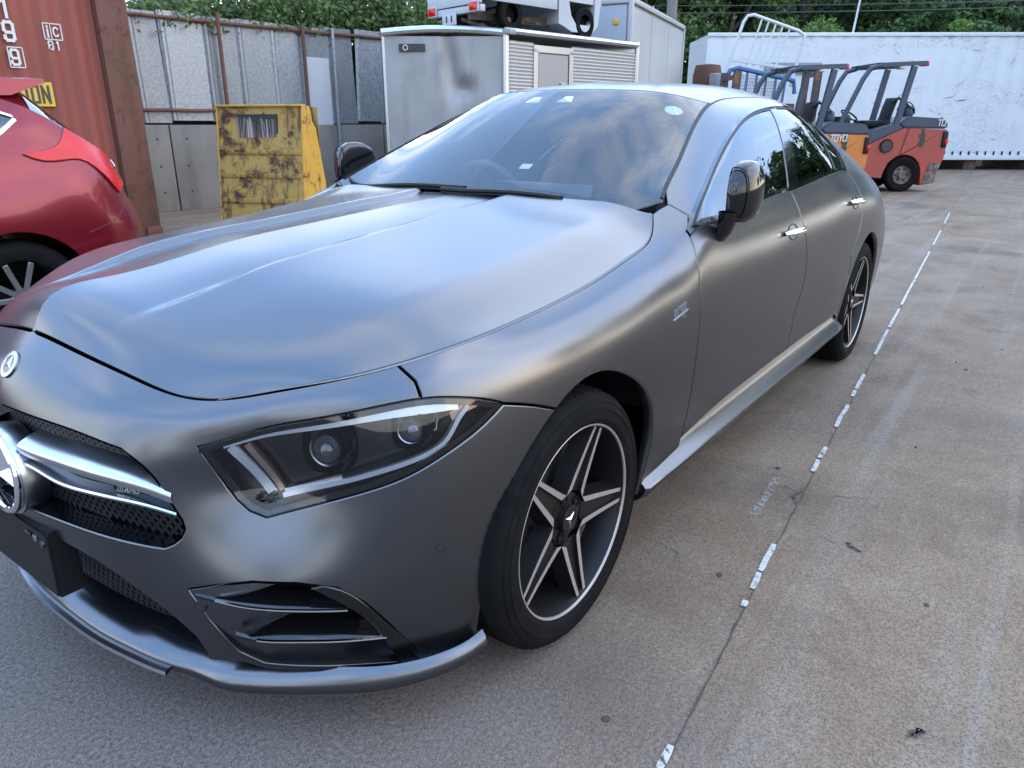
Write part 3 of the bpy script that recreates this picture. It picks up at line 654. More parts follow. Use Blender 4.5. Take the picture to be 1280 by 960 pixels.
# twin louvre: broad fin with bright edge, thin bar below, star in the middle
def shelf(name, uv_f, prof, mat_, parent, twin=True, S=nose):
    """prof: list of (height across, offset) pairs relative to a line on the surface"""
    uv = A(sm(uv_f, 24)); x = S.ev(uv); n = S.nrm(uv); up = A([0, 0, 1.])
    o = MB().sheet([x+n*b+up*a for a, b in prof]).build(name, mat_, parent, sharp=40)
    if twin: mirr(o)
    return o
fin = [(.085,.532),(.1285,.530),(.2439,.543),(.3566,.5535),(.4400,.537),(.492,.507)]
shelf('louvre_fin', fin, [(.040, -.075), (.026, -.028), (.015, -.006), (.010, -.001), (.002, .001), (-.009, -.003), (-.012, -.012), (-.008, -.07)], M_satin, grille)
bar = [(.085,.487),(.1281,.4855),(.2042,.4747),(.3339,.4887),(.4380,.486),(.499,.466)]
shelf('louvre_bar', bar, [(.006, -.06), (.006, -.012), (.004, -.004), (0, -.002), (-.005, -.004), (-.007, -.012), (-.006, -.06)], M_satin, grille)
shelf('louvre_gap', [(.085,.51),(.2439,.512),(.3566,.522),(.4400,.512),(.492,.491)], [(.024, -.02), (-.024, -.02)], M_gloss, grille)
# raised letters for the fin badge: strokes as small bars
def letters(txt, P, ux, uy, n, h, mat_, name, parent, gap=.22, slant=.25, stroke=.16, xs=1.0):
    G = {'A': [((0,0),(.35,1)),((.35,1),(.7,0)),((.15,.35),(.55,.35))], 'M': [((0,0),(0,1)),((0,1),(.4,.35)),((.4,.35),(.8,1)),((.8,1),(.8,0))], 'G': [((.7,.85),(.6,1)),((.6,1),(.1,1)),((.1,1),(0,.9)),((0,.9),(0,.1)),((0,.1),(.1,0)),((.1,0),(.7,0)),((.7,0),(.7,.5)),((.7,.5),(.4,.5))],
         '/': [((0,0),(.0,1))], 'T': [((0,1),(.7,1)),((.35,1),(.35,0))], 'U': [((0,1),(0,0)),((0,0),(.6,0)),((.6,0),(.6,1))], 'R': [((0,0),(0,1)),((0,1),(.6,1)),((.6,1),(.6,.5)),((.6,.5),(0,.5)),((.25,.5),(.65,0))], 'B': [((0,0),(0,1)),((0,1),(.5,1)),((.5,1),(.55,.5)),((0,.5),(.55,.5)),((.55,.5),(.55,0)),((.55,0),(0,0))], 'O': [((0,0),(0,1)),((0,1),(.6,1)),((.6,1),(.6,0)),((.6,0),(0,0))],
         'Y': [((0,1),(.35,.5)),((.7,1),(.35,.5)),((.35,.5),(.35,0))], 'I': [((0,0),(0,1))], 'N': [((0,0),(0,1)),((0,1),(.6,0)),((.6,0),(.6,1))], 'C': [((.6,1),(0,1)),((0,1),(0,0)),((0,0),(.6,0))], 'F': [((0,0),(0,1)),((0,1),(.6,1)),((0,.5),(.5,.5))], '8': [((.1,0),(.42,0)),((.42,0),(.52,.12)),((.52,.12),(.52,.40)),((.52,.40),(.42,.52)),((.42,.52),(.52,.62)),((.52,.62),(.52,.88)),((.52,.88),(.42,1)),((.42,1),(.1,1)),((.1,1),(0,.88)),((0,.88),(0,.62)),((0,.62),(.1,.52)),((.1,.52),(.42,.52)),((.1,.52),(0,.40)),((0,.40),(0,.12)),((0,.12),(.1,0))],
         '1': [((.3,0),(.3,1)),((.3,1),(.12,.84))], '9': [((.1,0),(.4,0)),((.4,0),(.5,.12)),((.5,.12),(.5,.88)),((.5,.88),(.4,1)),((.4,1),(.1,1)),((.1,1),(0,.88)),((0,.88),(0,.56)),((0,.56),(.1,.44)),((.1,.44),(.5,.44)),((.1,0),(0,.12)),((0,.12),(0,.22))],
         'i': [((0,0),(0,.66)),((0,.9),(0,1))], 'c': [((.5,.82),(.36,.98)),((.36,.98),(.16,.98)),((.16,.98),(0,.78)),((0,.78),(0,.24)),((0,.24),(.16,.04)),((.16,.04),(.36,.04)),((.36,.04),(.5,.2))], ' ': []}
    W = {'/': .18, 'I': .2, 'M': .8, ' ': .4}; b = MB(); x = 0; P, ux, uy, n = map(Vector, (P, ux, uy, n)); w = h*stroke
    for c in txt:
        for a, e in G[c]:
            p = [P+ux*((q[0]*xs+x+slant*q[1])*h)+uy*(q[1]*h) for q in (a, e)]; d = (p[1]-p[0]).normalized()
            b.bar(p[0]-d*w*.5, p[1]+d*w*.5, w, min(h*.1, .004)+.00025*(len(b.F) % 42)/6+.0001, up=n)
        x += W.get(c, .7)*xs+gap
    return b.build(name, mat_, parent, smooth=False)
p0 = X(.376, .5085, -.018); p1 = X(.44, .5130, -.018); ux = Vector(p1-p0).normalized(); nn = Vector(band.nrm(A([[.41, .51]]))[0]); uy = nn.cross(ux) if nn.cross(ux).z > 0 else -nn.cross(ux)
plate_ = MB(); M3 = Matrix((ux, uy, nn)).transposed(); plate_.box(Vector(p0)+ux*.033+uy*.005, (.078, .018, .004), M3, .002)
badge = plate_.build('fin_badge', M_gloss, grille)
letters('///AMG', Vector(p0)+nn*.003-uy*.0005+ux*.004, ux, uy, nn, .0105, M_chrome, 'fin_badge_letters', grille, gap=.25, stroke=.15)
# big star
sc = Vector((.892, 0, .562)); st = MB()
def ring_yz(b, c, R, r, n=48, tilt=0): b.tube([Vector(c)+Vector((tilt*math.sin(2*math.pi*i/n)*R, R*math.cos(2*math.pi*i/n), R*math.sin(2*math.pi*i/n))) for i in range(n)], r, 10, True)
ring_yz(st, sc, .086, .0085, tilt=-.06)
st.build('grille_star_ring', M_chrome, grille)
st = MB()
for k in range(3):
    a = R_(90+120*k); d = Vector((0, math.cos(a), math.sin(a))); q = Vector((0, -d.z, d.y)); tip = sc+d*.083
    V = [sc+q*.016, sc-q*.016, tip, sc+Vector((.012, 0, 0)), sc-d*.012]
    st.add([v-Vector((.012, 0, 0)) for v in V[:3]]+[V[3]-Vector((.004, 0, 0))], [(0, 2, 3), (2, 1, 3), (1, 0, 3), (0, 1, 2)])
st.build('grille_star', M_chrome, grille, smooth=False)
MB().lathe([(.0, .0), (.082, -.004)], 40, 'x', sc-Vector((.018, 0, 0))).build('grille_star_plate', M_gloss, grille)
MB().lathe([(.098, -.055), (.104, -.03), (.100, -.006), (.092, -.004)], 48, 'x', sc).build('grille_star_collar', M_satin, grille)
# bonnet emblem on the nose
eq = A([[0.0, .852]]); ec = Vector(band.ev(eq)[0]); en = Vector(nose.nrm(A([[.02, .852]]))[0]); en.y = 0; en.normalize()
ey = Vector((0, 1, 0)); ez = en.cross(ey); ez = ez if ez.z > 0 else -ez
def emblem(c, n, a, b, r, name, parent, ring=M_chrome, face=M_gloss):
    M3 = Matrix((a, b, n)).transposed()
    e = MB(); N = 40
    prof = [(1.0, -.001), (1.0, .0025), (.93, .0035), (.68, .003), (.64, .0015)]
    for k in range(N):
        t = 2*math.pi*k/N
        for rr, h in prof: e.V.append(tuple(c+a*(r*rr*math.cos(t))+b*(r*rr*math.sin(t))+n*h))
    m = len(prof); e.F += [(k*m+i, k*m+i+1, ((k+1) % N)*m+i+1, ((k+1) % N)*m+i) for k in range(N) for i in range(m-1)]
    o = e.build(name, ring, parent)
    d = MB(); d.prism([(r*.66*math.cos(2*math.pi*k/28), r*.66*math.sin(2*math.pi*k/28)) for k in range(28)], .0014, M3, c); d.build(name+'_face', face, o if parent is None else parent)
    s = MB()
    for k in range(3):
        t = R_(90+120*k); dd = a*math.cos(t)+b*math.sin(t); q = n.cross(dd)
        V = [c+q*r*.15+n*.0015, c-q*r*.15+n*.0015, c+dd*r*.64+n*.0015, c+n*.0045]
        s.add(V, [(0, 2, 3), (2, 1, 3), (1, 0, 3)])
    s.build(name+'_star', M_chrome, parent, smooth=False)
    return o
emblem(ec, en, ey, ez, .030, 'nose_emblem', car, M_satin)
# number plate bracket: shallow box on the bumper, no plate
pb = MB(); pw = .165; px0 = .905
for_ = [(y, z) for y, z in ((-pw, .305), (pw, .305), (pw, .462), (-pw, .462))]
V = [(px0-.012-(z-.305)*.02, y, z) for y, z in for_]+[(px0-.07, y, z) for y, z in for_]
pb.add(V, [(0, 1, 2, 3), (7, 6, 5, 4), (0, 4, 5, 1), (1, 5, 6, 2), (2, 6, 7, 3), (3, 7, 4, 0)])
br = pb.build('number_plate_bracket', M_plast, car, smooth=False)
bm = bmesh.new(); bm.from_mesh(br.data); bmesh.ops.bevel(bm, geom=bm.edges[:], offset=.006, segments=2, affect='EDGES'); bm.to_mesh(br.data); bm.free()
for y in (.105,):
    MB().box((px0-.013, y-.03, .440), (.004, .030, .008), None, .001).build('slot', M_gloss, br)
    MB().box((px0-.013, y, .436), (.004, .016, .014), None, .002).build('clip', M_satin, br)
    MB().lathe([(0, .004), (.008, .004), (.009, 0)], 16, 'x', (px0-.014, y+.035, .434)).build('hole', M_gloss, br)
# ---------------------------------------------------------------- corner vents
vmax = .11
def vdepth(uv): return -vmax*smooth(.54, .80, uv[:, 0])*(.10+.90*smooth(.035, .21, uv[:, 1]))-.002
vr = panel('vent_recess', band, VENT, M_paint, car, 'twin', step=.03, disp=vdepth, groove=.001, depth=.001)
l = A(list(vent)+[vent[0]]); l = l.mean(0)+(l-l.mean(0))*.985; xx = band.ev(l); nn_ = band.nrm(l)
ow = MB().sheet([xx-nn_*.003, xx+nn_*(vdepth(l)[:, None]-.004)]).build('vent_wall', M_plast, car, fix=False); mirr(ow)
VT_IN = sm([(.7568,.262),(.8228,.195),(.8696,.1382),(.9013,.0736),(.9319,.0078)], 14); VT_OUT = sm([(.78,.268),(.8049,.2544),(.8554,.199),(.9145,.1149),(.9639,.041),(.9722,.0116)], 16)
panel('vent_trim', band, VT_OUT+[(.9459, .004)]+VT_IN[::-1], M_gloss, car, 'twin', step=.03, off=.003, groove=.003, depth=.005, flange=.05)
for bl in ([(.5297,.2471),(.5585,.2398),(.6219,.2219),(.7011,.2085),(.8229,.1872)], [(.5999,.1488),(.6267,.1397),(.7081,.1287),(.7949,.1153),(.8979,.0985)]):
    uv = A(sm(bl, 22)); x = band.ev(uv); n = band.nrm(uv); w = smooth(0, .35, np.linspace(0, 1, 22))[:, None]; up = A([0, 0, 1.])
    o = MB().sheet([x-n*(.09*w+.004)+up*(.024*w), x-n*(.045*w+.004)+up*(.018*w), x-n*.004+up*.005, x+n*.001+up*.001, x+n*.001-up*.003, x-n*.004-up*.008, x-n*(.05*w+.006)-up*.002]).build('vent_blade', M_gloss, car, sharp=40); mirr(o)
    a = 3; o = MB().sheet([(x-n*.002+up*.003)[a:], (x+n*.0035+up*.0025)[a:], (x+n*.004)[a:], (x+n*.002-up*.0025)[a:]]).build('vent_blade_edge', M_chrome, car, sharp=40); mirr(o)
# parking sensors
for u, v in ((.5362, .2121), (1.0214, .316), (.40, .43)):
    for s in (1, -1):
        q = A([[u, v]]); c = Vector(band.ev(q)[0])+Vector(band.nrm(q)[0])*(-.058 if v == .43 else 0); n = Vector(band.nrm(q)[0]); c.y *= s; n.y *= s
        a = n.orthogonal().normalized(); b = n.cross(a); e = MB(); N = 24; prof = [(.0125, -.004), (.0125, .0006), (.0105, .0008), (.0100, -.0012), (.0096, .0010), (0, .0014)]
        for k in range(N):
            t = 2*math.pi*k/N
            for rr, h in prof: e.V.append(tuple(c+a*rr*math.cos(t)+b*rr*math.sin(t)+n*h))
        m = len(prof); e.F += [(k*m+i, k*m+i+1, ((k+1) % N)*m+i+1, ((k+1) % N)*m+i) for k in range(N) for i in range(m-1)]
        e.build('parking_sensor', M_paint if v != .43 else M_plast, car)
# ---------------------------------------------------------------- headlights
M_hl = mat('headlight_housing', (.006, .006, .0065), .22)
M_drl = mat('light_guide', (.62, .65, .69), .22, .4, coat=.6)
M_copper = mat('warm_reflector', (.42, .30, .25), .25, .8)
M_lens = mat('projector_lens', (.10, .105, .115), .03, .2, coat=1)
def surf_strip(b, uv, w, off, th=.006, n=18):
    """raised strip along a uv line on the band, w metres wide"""
    uv = A(sm(uv, n)); b.sheet(ribbon_on(band, uv, -w/2, w/2, off, th)); return b
def rect_along(p, q, w0, w1):
    return None
hls = panel('headlight', band, hl_loop, M_hl, car, 'twin', off=-.055, step=.03, groove=.001, depth=.001)
for hi, hl in enumerate(hls):
    s = 1 if hi == 0 else -1
    def put(mb, name, m_, sharp=40, fix=True):
        if s < 0: mb.V = [(x, -y, z) for x, y, z in mb.V]; mb.F = [f[::-1] for f in mb.F]
        return mb.build(name, m_, hl, sharp=sharp, fix=fix)
    lp = A(hl_loop+[hl_loop[0]]); x = band.ev(lp); n = band.nrm(lp)
    put(MB().sheet([x-n*.003, x-n*.056]), 'headlight_wall', M_hl, fix=False)
    V, F, N = panel_arrays(band, hl_loop, off=-.003, step=.03, groove=.0015, depth=.002)
    if s < 0: V, F, N = mirror_arrays(V, F, N)
    mk('headlight_lens', V, F, M_glens, hl, normals=N)
    # dark border inside the lens edge
    put(MB().sheet(ribbon_on(band, A(hl_loop+hl_loop[:1]), -.012, .001, -.012, .006)), 'headlight_bezel', M_gloss)
    put(surf_strip(MB(), [(.592,.734),(.642,.754),(.745,.768),(.8477,.772),(.94,.763),(1.01,.740),(1.09,.706)], .022, -.028, .012), 'daytime_light_strip', M_drl)
    put(surf_strip(MB(), [(.707,.507),(.76,.521),(.8374,.540),(.92,.562),(.99,.573),(1.05,.592),(1.085,.645),(1.11,.68)], .010, -.020, .008, 30), 'lower_light_strip', M_drl)
    put(surf_strip(MB(), [(.708,.516),(.77,.531),(.83,.549)], .010, -.030, .008), 'marker_plate', M_satin)
    for a, b_, m_, w in (((.606,.703), (.681,.515), M_drl, .017), ((.639,.706), (.703,.519), M_copper, .012), ((.620,.703), (.691,.517), M_satin, .004)):
        put(surf_strip(MB(), [a, ((a[0]+b_[0])/2-.006, (a[1]+b_[1])/2), b_], w, -.034, .010), 'inner_reflector', m_)
    put(surf_strip(MB(), [(1.07,.66),(1.10,.672),(1.135,.678)], .018, -.024, .006), 'side_reflector', M_copper)
    for u, v, r in ((.800, .640, .038), (.985, .655, .029)):
        q = A([[u, v]]); c = Vector(band.ev(q)[0]); n = Vector(band.nrm(q)[0]); ax = (n*.55+Vector((1, .12, -.02))*.6).normalized()
        c = c-n*.038; a = ax.cross(Vector((0, 0, 1))).normalized(); b2 = a.cross(ax)
        def lat(prof, N=28, sq=0):
            e = MB()
            for k in range(N):
                t = 2*math.pi*k/N
                f = 1/(max(abs(math.cos(t)), abs(math.sin(t)))**sq) if sq else 1
                for rr, h in prof: e.V.append(tuple(c+a*rr*f*math.cos(t)+b2*rr*f*math.sin(t)+ax*h))
            m = len(prof); e.F += [(k*m+i, k*m+i+1, ((k+1) % N)*m+i+1, ((k+1) % N)*m+i) for k in range(N) for i in range(m-1)]
            return e
        pr = put(lat([(0, .026*r/.036), (r*.35, .024*r/.036), (r*.62, .018*r/.036), (r*.78, .008), (r*.8, -.01)]), 'projector', M_lens)
        put(lat([(r*.78, -.012), (r*.82, .010), (r*.90, .011), (r*.96, .002), (r*1.0, -.012)]), 'projector_ring', M_satin)
        put(lat([(r*1.05, -.02), (r*1.10, .0), (r*1.30, .012), (r*1.34, .008), (r*1.36, -.03)], 28, .55), 'projector_frame', M_gloss)
        pts = [c+a*(-r*1.35)*(1 if (a.y < 0) else -1)+b2*r*k_+ax*.012 for k_ in (.95, .3, 0, -.35, -1.0)]
        dd = a*(1 if a.y < 0 else -1); pts = [p+dd*d_ for p, d_ in zip(pts, (-.016, -.014, 0, -.004, .016))]
        put(MB().tube(pts, .0011, 6), 'projector_guide', M_satin)
# ---------------------------------------------------------------- wheels
def wheel(x, s, name='wheel'):
    root = MB()
    root.lathe([(.2435, .112), (.236, .09), (.228, .05), (.224, -.10), (.24, -.115)], 64, 'y')
    rim = root.build(name, M_spoke, car)
    rim.location = (x, .800*s, WZ); rim.rotation_euler = (0, R_(-25 if x == 0 else -23), 0 if s > 0 else math.pi)
    t = MB(); t.lathe([(.240, .100), (.247, .113), (.256, .119), (.262, .1205), (.264, .1222), (.272, .1225), (.288, .1235), (.2885, .1250), (.2925, .1250), (.293, .1230), (.306, .1195), (.3065, .1210), (.310, .1195), (.3105, .1165), (.319, .112), (.327, .102), (.3318, .090), (.3345, .078), (.335, .064), (.329, .063), (.329, .056), (.3358, .055), (.336, .024), (.329, .023), (.329, .014), (.336, .013), (.336, -.013), (.329, -.014), (.329, -.023), (.336, -.024), (.3358, -.055), (.329, -.056), (.329, -.063), (.335, -.064), (.3345, -.078), (.327, -.102), (.31, -.118), (.25, -.115)], 96, 'y')
    ty = t.build('tyre', M_tyre, rim, sharp=30)
    t = MB()                                             # shoulder tread blocks
    for k in range(72):
        a = 2*math.pi*k/72
        for y0, y1 in ((.068, .098), (-.098, -.068)):
            d = Vector((math.cos(a), 0, math.sin(a))); tg = Vector((-d.z, 0, d.x))
            t.bar(d*.3315+Vector((0, y0, 0)), d*(.3265)+Vector((0, y1, 0))+tg*.006, .0125, .008, up=d)
    tag(t.build('tread_blocks', M_tyre, rim, smooth=False), kind='stuff')
    for q in [(.2505, .2445)]:
        MB().lathe([(.2525, .104), (.2530, .113), (.2500, .1165), (.2462, .1150), (.2440, .109)], 96, 'y').build('rim_edge', M_machined, rim)
    Y = lambda r: .090+.016*max(0, (r-.05)/.19)**1.4
    face, ins, dark = MB(), MB(), MB()
    for k in range(5):
        a = 2*math.pi*k/5+R_(90); d = Vector((math.cos(a), 0, math.sin(a))); q = Vector((-d.z, 0, d.x))
        rs = [.058, .075, .10, .14, .19, .243]
        for sg in (1, -1):
            out_, inn_ = [], []
            for r in rs:
                t = np.interp(r, [.058, .08, .243], [.0425, .0385, .0205]); w = np.interp(r, [.058, .08, .243], [.0155, .0150, .0105])
                out_.append(d*r+q*sg*t+Vector((0, Y(r), 0))); inn_.append(d*(r+(.013 if r == .058 else 0))+q*sg*(t-w)+Vector((0, Y(r), 0)))
            face.sheet([out_, inn_])
            dn = Vector((0, -.045, 0)); sl = q*sg*.010
            dark.sheet([out_, [p+dn*.4+sl*.3 for p in out_], [p+dn+sl for p in out_]])
            ins.sheet([inn_, [p+Vector((0, -.011, 0))-q*sg*.002 for p in inn_]])
            if sg > 0: L_ = [p+Vector((0, -.011, 0))-q*.002 for p in inn_]
            else: ins.sheet([L_, [p+Vector((0, -.011, 0))+q*.002 for p in inn_]])
    face.build('spoke_face', M_machined, rim, fix=False, sharp=25); ins.build('spoke_channel', M_spoke, rim, fix=False); dark.build('spoke_side', M_spoke, rim, fix=False)
    h = MB(); h.lathe([(.0, .078), (.066, .078), (.074, .05)], 40, 'y')
    h.build('hub', M_spoke, rim)
    lug = MB()
    for k in range(5):
        a = 2*math.pi*(k+.5)/5+R_(90); lug.lathe([(0, .0815), (.007, .0815), (.0085, .0785), (.0125, .0785), (.013, .0825), (.0145, .0825)], 12, 'y', (.0535*math.cos(a), 0, .0535*math.sin(a)))
    tag(lug.build('wheel_bolts', M_plast, rim), kind='stuff')
    emblem(Vector((0, .092, 0)), Vector((0, 1, 0)), Vector((0, 0, 1)), Vector((1, 0, 0)), .036, 'hub_cap', rim, M_spoke, M_spoke)
    MB().lathe([(.03, .086), (.0365, .0915), (.038, .078)], 32, 'y').build('hub_cap_collar', M_plast, rim)
    dsc = MB(); dsc.lathe([(.075, .02), (.182, .02), (.182, -.012), (.075, -.012)], 56, 'y'); dsc.lathe([(0, .045), (.07, .045), (.078, .03), (.078, .0)], 32, 'y')
    dsc.build('brake_disc', M_disc, rim)
    cal = MB(); ca = R_(-150)
    for k in range(5):
        a = ca+R_(9)*(k-2); cal.box((.165*math.cos(a), .018, .165*math.sin(a)), (.062, .06, .032), Matrix.Rotation(-a, 3, 'Y'), .008)
    cal.build('brake_caliper', M_disc, rim)
    MB().tube([(.236*math.cos(R_(20)), .07, .236*math.sin(R_(20))), (.222*math.cos(R_(20)), .09, .222*math.sin(R_(20)))], .005, 8).build('valve', M_plast, rim)
    return rim
for x in (0, WB):
    for s in (1, -1): wheel(x, s)
# ---------------------------------------------------------------- mirrors
def mirror_pod(s, par):
    """folded back against the window: sections run along the car from the front end to the rear tip"""
    c = Vector((-.835, .928, 1.068)); c += Vector((-.07, -.015, .025)) if s < 0 else Vector((0, 0, 0)); secs = []
    for x, hy, hz, dy, dz in ((.012, .010, .030, -.012, -.018), (.004, .026, .058, -.008, -.010), (-.02, .043, .080, -.002, -.002), (-.055, .053, .092, .002, .003), (-.10, .055, .094, .002, .004), (-.14, .050, .088, -.004, .004), (-.175, .038, .072, -.012, .002), (-.195, .022, .048, -.02, .0), (-.20, .008, .022, -.026, 0)):
        ring = []
        for k in range(30):
            t = 2*math.pi*k/30; cy, cz = math.cos(t), math.sin(t)
            py = math.copysign(abs(cy)**(.8 if cy > 0 else .4), cy)*hy*(1 if cy > 0 else .5); pz = math.copysign(abs(cz)**.85, cz)*hz
            ring.append((c.x+x+.25*pz*0, (c.y+py+dy)*s, c.z+pz+dz))
        secs.append(ring)
    b = MB(); rows = [r+[r[0]] for r in secs]; b.sheet(rows); b.add(secs[0], [tuple(range(30))]); b.add(secs[-1], [tuple(range(30))])
    pod = b.build('door_mirror', M_gloss, par, sharp=60)
    bm = bmesh.new(); bm.from_mesh(pod.data); bmesh.ops.remove_doubles(bm, verts=bm.verts[:], dist=1e-5); bmesh.ops.recalc_face_normals(bm, faces=bm.faces[:]); bm.to_mesh(pod.data); bm.free(); pod.data.shade_smooth()
    st = MB(); path = [(x_+(c.x+.835), y_, z_+(c.z-1.068)*.5) for x_, y_, z_ in [(-.865, .868*s, .915), (-.860, .885*s, .925), (-.855, .900*s, .95), (-.852, .91*s, .985), (-.855, .915*s, 1.015)]]
    rad = [(.040, .012), (.036, .018), (.032, .024), (.034, .028), (.044, .034)]; rows = []
    for (x, y, z), (rx, ry) in zip(path, rad): rows.append([(x+rx*math.cos(2*math.pi*k/18), y+ry*math.sin(2*math.pi*k/18), z) for k in range(19)])
    st.sheet(rows).build('mirror_foot', M_gloss, pod)
    # satin seam round the cap
    MB().tube([(p[0]*.0+c.x-.012+(p[0]-c.x)*.0, p[1], p[2]) for p in secs[2]], .0022, 6, True).build('mirror_seam', M_plast, pod)
for s, d in zip((1, -1), fdoors): mirror_pod(s, d)
# ---------------------------------------------------------------- handles
def handle(u, v, s, par, L_=.105):
    q = A([[u, v]]); c = band.ev(q)[0]; n = band.nrm(q)[0]; t = band.ev(A([[u+.05, v-.001]]))[0]-band.ev(A([[u-.05, v+.001]]))[0]; t /= np.linalg.norm(t); w = np.cross(n, t); w = w if w[2] > 0 else -w
    def pt(a, b, h): p_ = c+t*a+w*b+n*h; return (p_[0], p_[1]*s, p_[2])
    cup = MB(); rows = []
    for rr, h in ((1.0, .001), (.93, .002), (.80, -.008), (.5, -.018), (.01, -.02)):
        rows.append([pt(.012+.062*rr*math.cos(a), .032*rr*math.sin(a), h) for a in np.linspace(0, 2*math.pi, 33)])
    cup.sheet(rows).build('handle_cup', M_gloss if False else M_spoke, par, fix=False)
    b = MB(); rows = []
    for k in range(17):
        a = -L_+2*L_*k/16; e = 1-(abs(a)/L_)**6*.5; lift = .034*(1-(abs(a)/L_)**2.6)+.006
        rows.append([pt(a, .0125*e*math.cos(f), lift+.009*e*math.sin(f)) for f in np.linspace(0, 2*math.pi, 13)])
    b.sheet(rows).build('door_handle', M_chrome, par)
for s, d, e in zip((1, -1), fdoors, rdoors): handle(3.005, .540, s, d); handle(3.985, .573, s, e)
# ---------------------------------------------------------------- fender badges
for s in (1, -1):
    q = A([[1.915, .585]]); c = Vector(band.ev(q)[0])+Vector(band.nrm(q)[0])*.001; n = Vector(band.nrm(q)[0]); t = (Vector(band.ev(A([[2.03, .585]]))[0])-c).normalized()
    if s < 0: c.y *= -1; n.y *= -1; t.y *= -1; c = c+t*.118; t = -t
    w = n.cross(t); 
    if w.z < 0: w = -w
    lb = letters('TURBO', c+w*.004+t*.006, t, w, n, .017, M_satin, 'fender_badge', car, gap=.32, slant=.35, stroke=.10)
    MB().bar(c+w*-.004, c+w*-.004+t*.10, .0035, .002, up=n).build('fender_badge_line', M_chrome, car, smooth=False)
    letters('TIC', c+w*-.017+t*.06, t, w, n, .008, M_satin, 'fender_badge_script', car, gap=.3, slant=.35, stroke=.12)
# ---------------------------------------------------------------- wipers and cowl
cw = MB(); cw.sheet([[(-.60, y, .985-.03*abs(y)) for y in np.linspace(-.70, .70, 21)], [(-.70, y, 1.0-.03*abs(y)) for y in np.linspace(-.70, .70, 21)]]); cw.build('cowl', M_plast, car)
def on_ws(s_, t_, off=0.0):
    q = A([[s_, abs(t_)]]); p_ = (ws_s.ev(q)+ws_s.nrm(q)*off)[0]
    return (p_[0], p_[1]*(1 if t_ >= 0 else -1), p_[2])
for a, b_ in (((.055, -.90), (.075, .02)), ((.05, -.12), (.062, .55))):
    wi = MB(); pts = [on_ws(a[0]+(b_[0]-a[0])*k/10, a[1]+(b_[1]-a[1])*k/10, .016) for k in range(11)]
    wi.tube(pts, .008, 6); wi.tube([on_ws(a[0]+(b_[0]-a[0])*k/10-.004, a[1]+(b_[1]-a[1])*k/10, .006) for k in range(11)], .005, 5)
    wi.build('wiper', M_plast, car)
# ---------------------------------------------------------------- things behind the glass
def quadc(cs, n=6): return cs
for s in (1, -1):
    uv = np.stack(np.meshgrid(np.linspace(2.2, 4.9, 30), np.linspace(.05, .64, 8), indexing='ij'), 2)
    rows = [[tuple((band.ev(A([q]))+band.nrm(A([q]))*-.075)[0]*[1, s, 1]) for q in r] for r in uv]
    MB().sheet(rows).build('door_lining', M_int, car)
MB().box((-2.3, 0, .42), (3.3, 1.5, .04)).build('cabin_floor', M_int, car, smooth=False)
ds = MB(); prof = [(-.64, .98), (-.80, .995), (-.98, .985), (-1.10, .95), (-1.15, .88), (-1.12, .70), (-1.0, .5)]
ds.sheet([[(x-.04*(abs(y)/.7)**2+.06, y*(.94 if x > -.9 else 1), z-(.02*(abs(y)/.7)**2)-.01) for y in np.linspace(-.74, .74, 17)] for x, z in prof]); ds.build('dashboard', M_dash, car, sharp=50)
MB().box((-1.10, .06, .985), (.05, .46, .13), Matrix.Rotation(R_(-18), 3, 'Y'), .015).build('centre_screen', M_gloss, car)
sw = MB(); swc = Vector((-1.33, -.37, .945)); ax = Vector((-.88, 0, .47)).normalized(); sy = Vector((0, 1, 0)); sz = ax.cross(sy)
sw.tube([swc+sy*.182*math.cos(a)+sz*.182*math.sin(a) for a in np.linspace(0, 2*math.pi, 41)[:-1]], .016, 8, True)
for a in (0, math.pi, -math.pi/2): sw.bar(swc, swc+sy*.18*math.cos(a)+sz*.18*math.sin(a), .035, .02, up=ax)
sw.lathe([(0, 0), (.07, 0)], 18, 'z', swc); sw.build('steering_wheel', M_int, car)
def seat(x, y, w=.25, h=1.0):
    b = MB(); rows = []
    for z, dx, ww, th in ((.45, 0, w, .09), (.6, -.03, w*1.05, .10), (.85, -.09, w*1.05, .09), (1.02, -.13, w*.85, .07), (1.07, -.145, w*.6, .05)):
        rows.append([(x+dx+th*math.copysign(abs(math.cos(a))**.6, math.cos(a)), y+ww*math.copysign(abs(math.sin(a))**.6, math.sin(a)), z) for a in np.linspace(0, 2*math.pi, 25)])
    b.sheet(rows); b.add(rows[-1][:-1], [tuple(range(24))]); o = b.build('seat_backrest', M_seat, car)
    b = MB(); rows = []
    for z, ww, th in ((1.09, .07, .03), (1.12, .125, .045), (1.19, .13, .05), (1.25, .11, .04), (1.27, .07, .02)):
        rows.append([(x-.165+th*math.cos(a), y+ww*math.copysign(abs(math.sin(a))**.7, math.sin(a)), z) for a in np.linspace(0, 2*math.pi, 21)])
    b.sheet(rows); b.add(rows[-1][:-1], [tuple(range(20))]); b.build('headrest', M_seat, o)
    MB().box((x+.24, y, .50), (.5, w*2, .14), None, .05).build('seat_cushion', M_seat, o)
for y in (.37, -.37): seat(-1.95, y)
for y in (.36, -.36): seat(-2.75, y, .28)
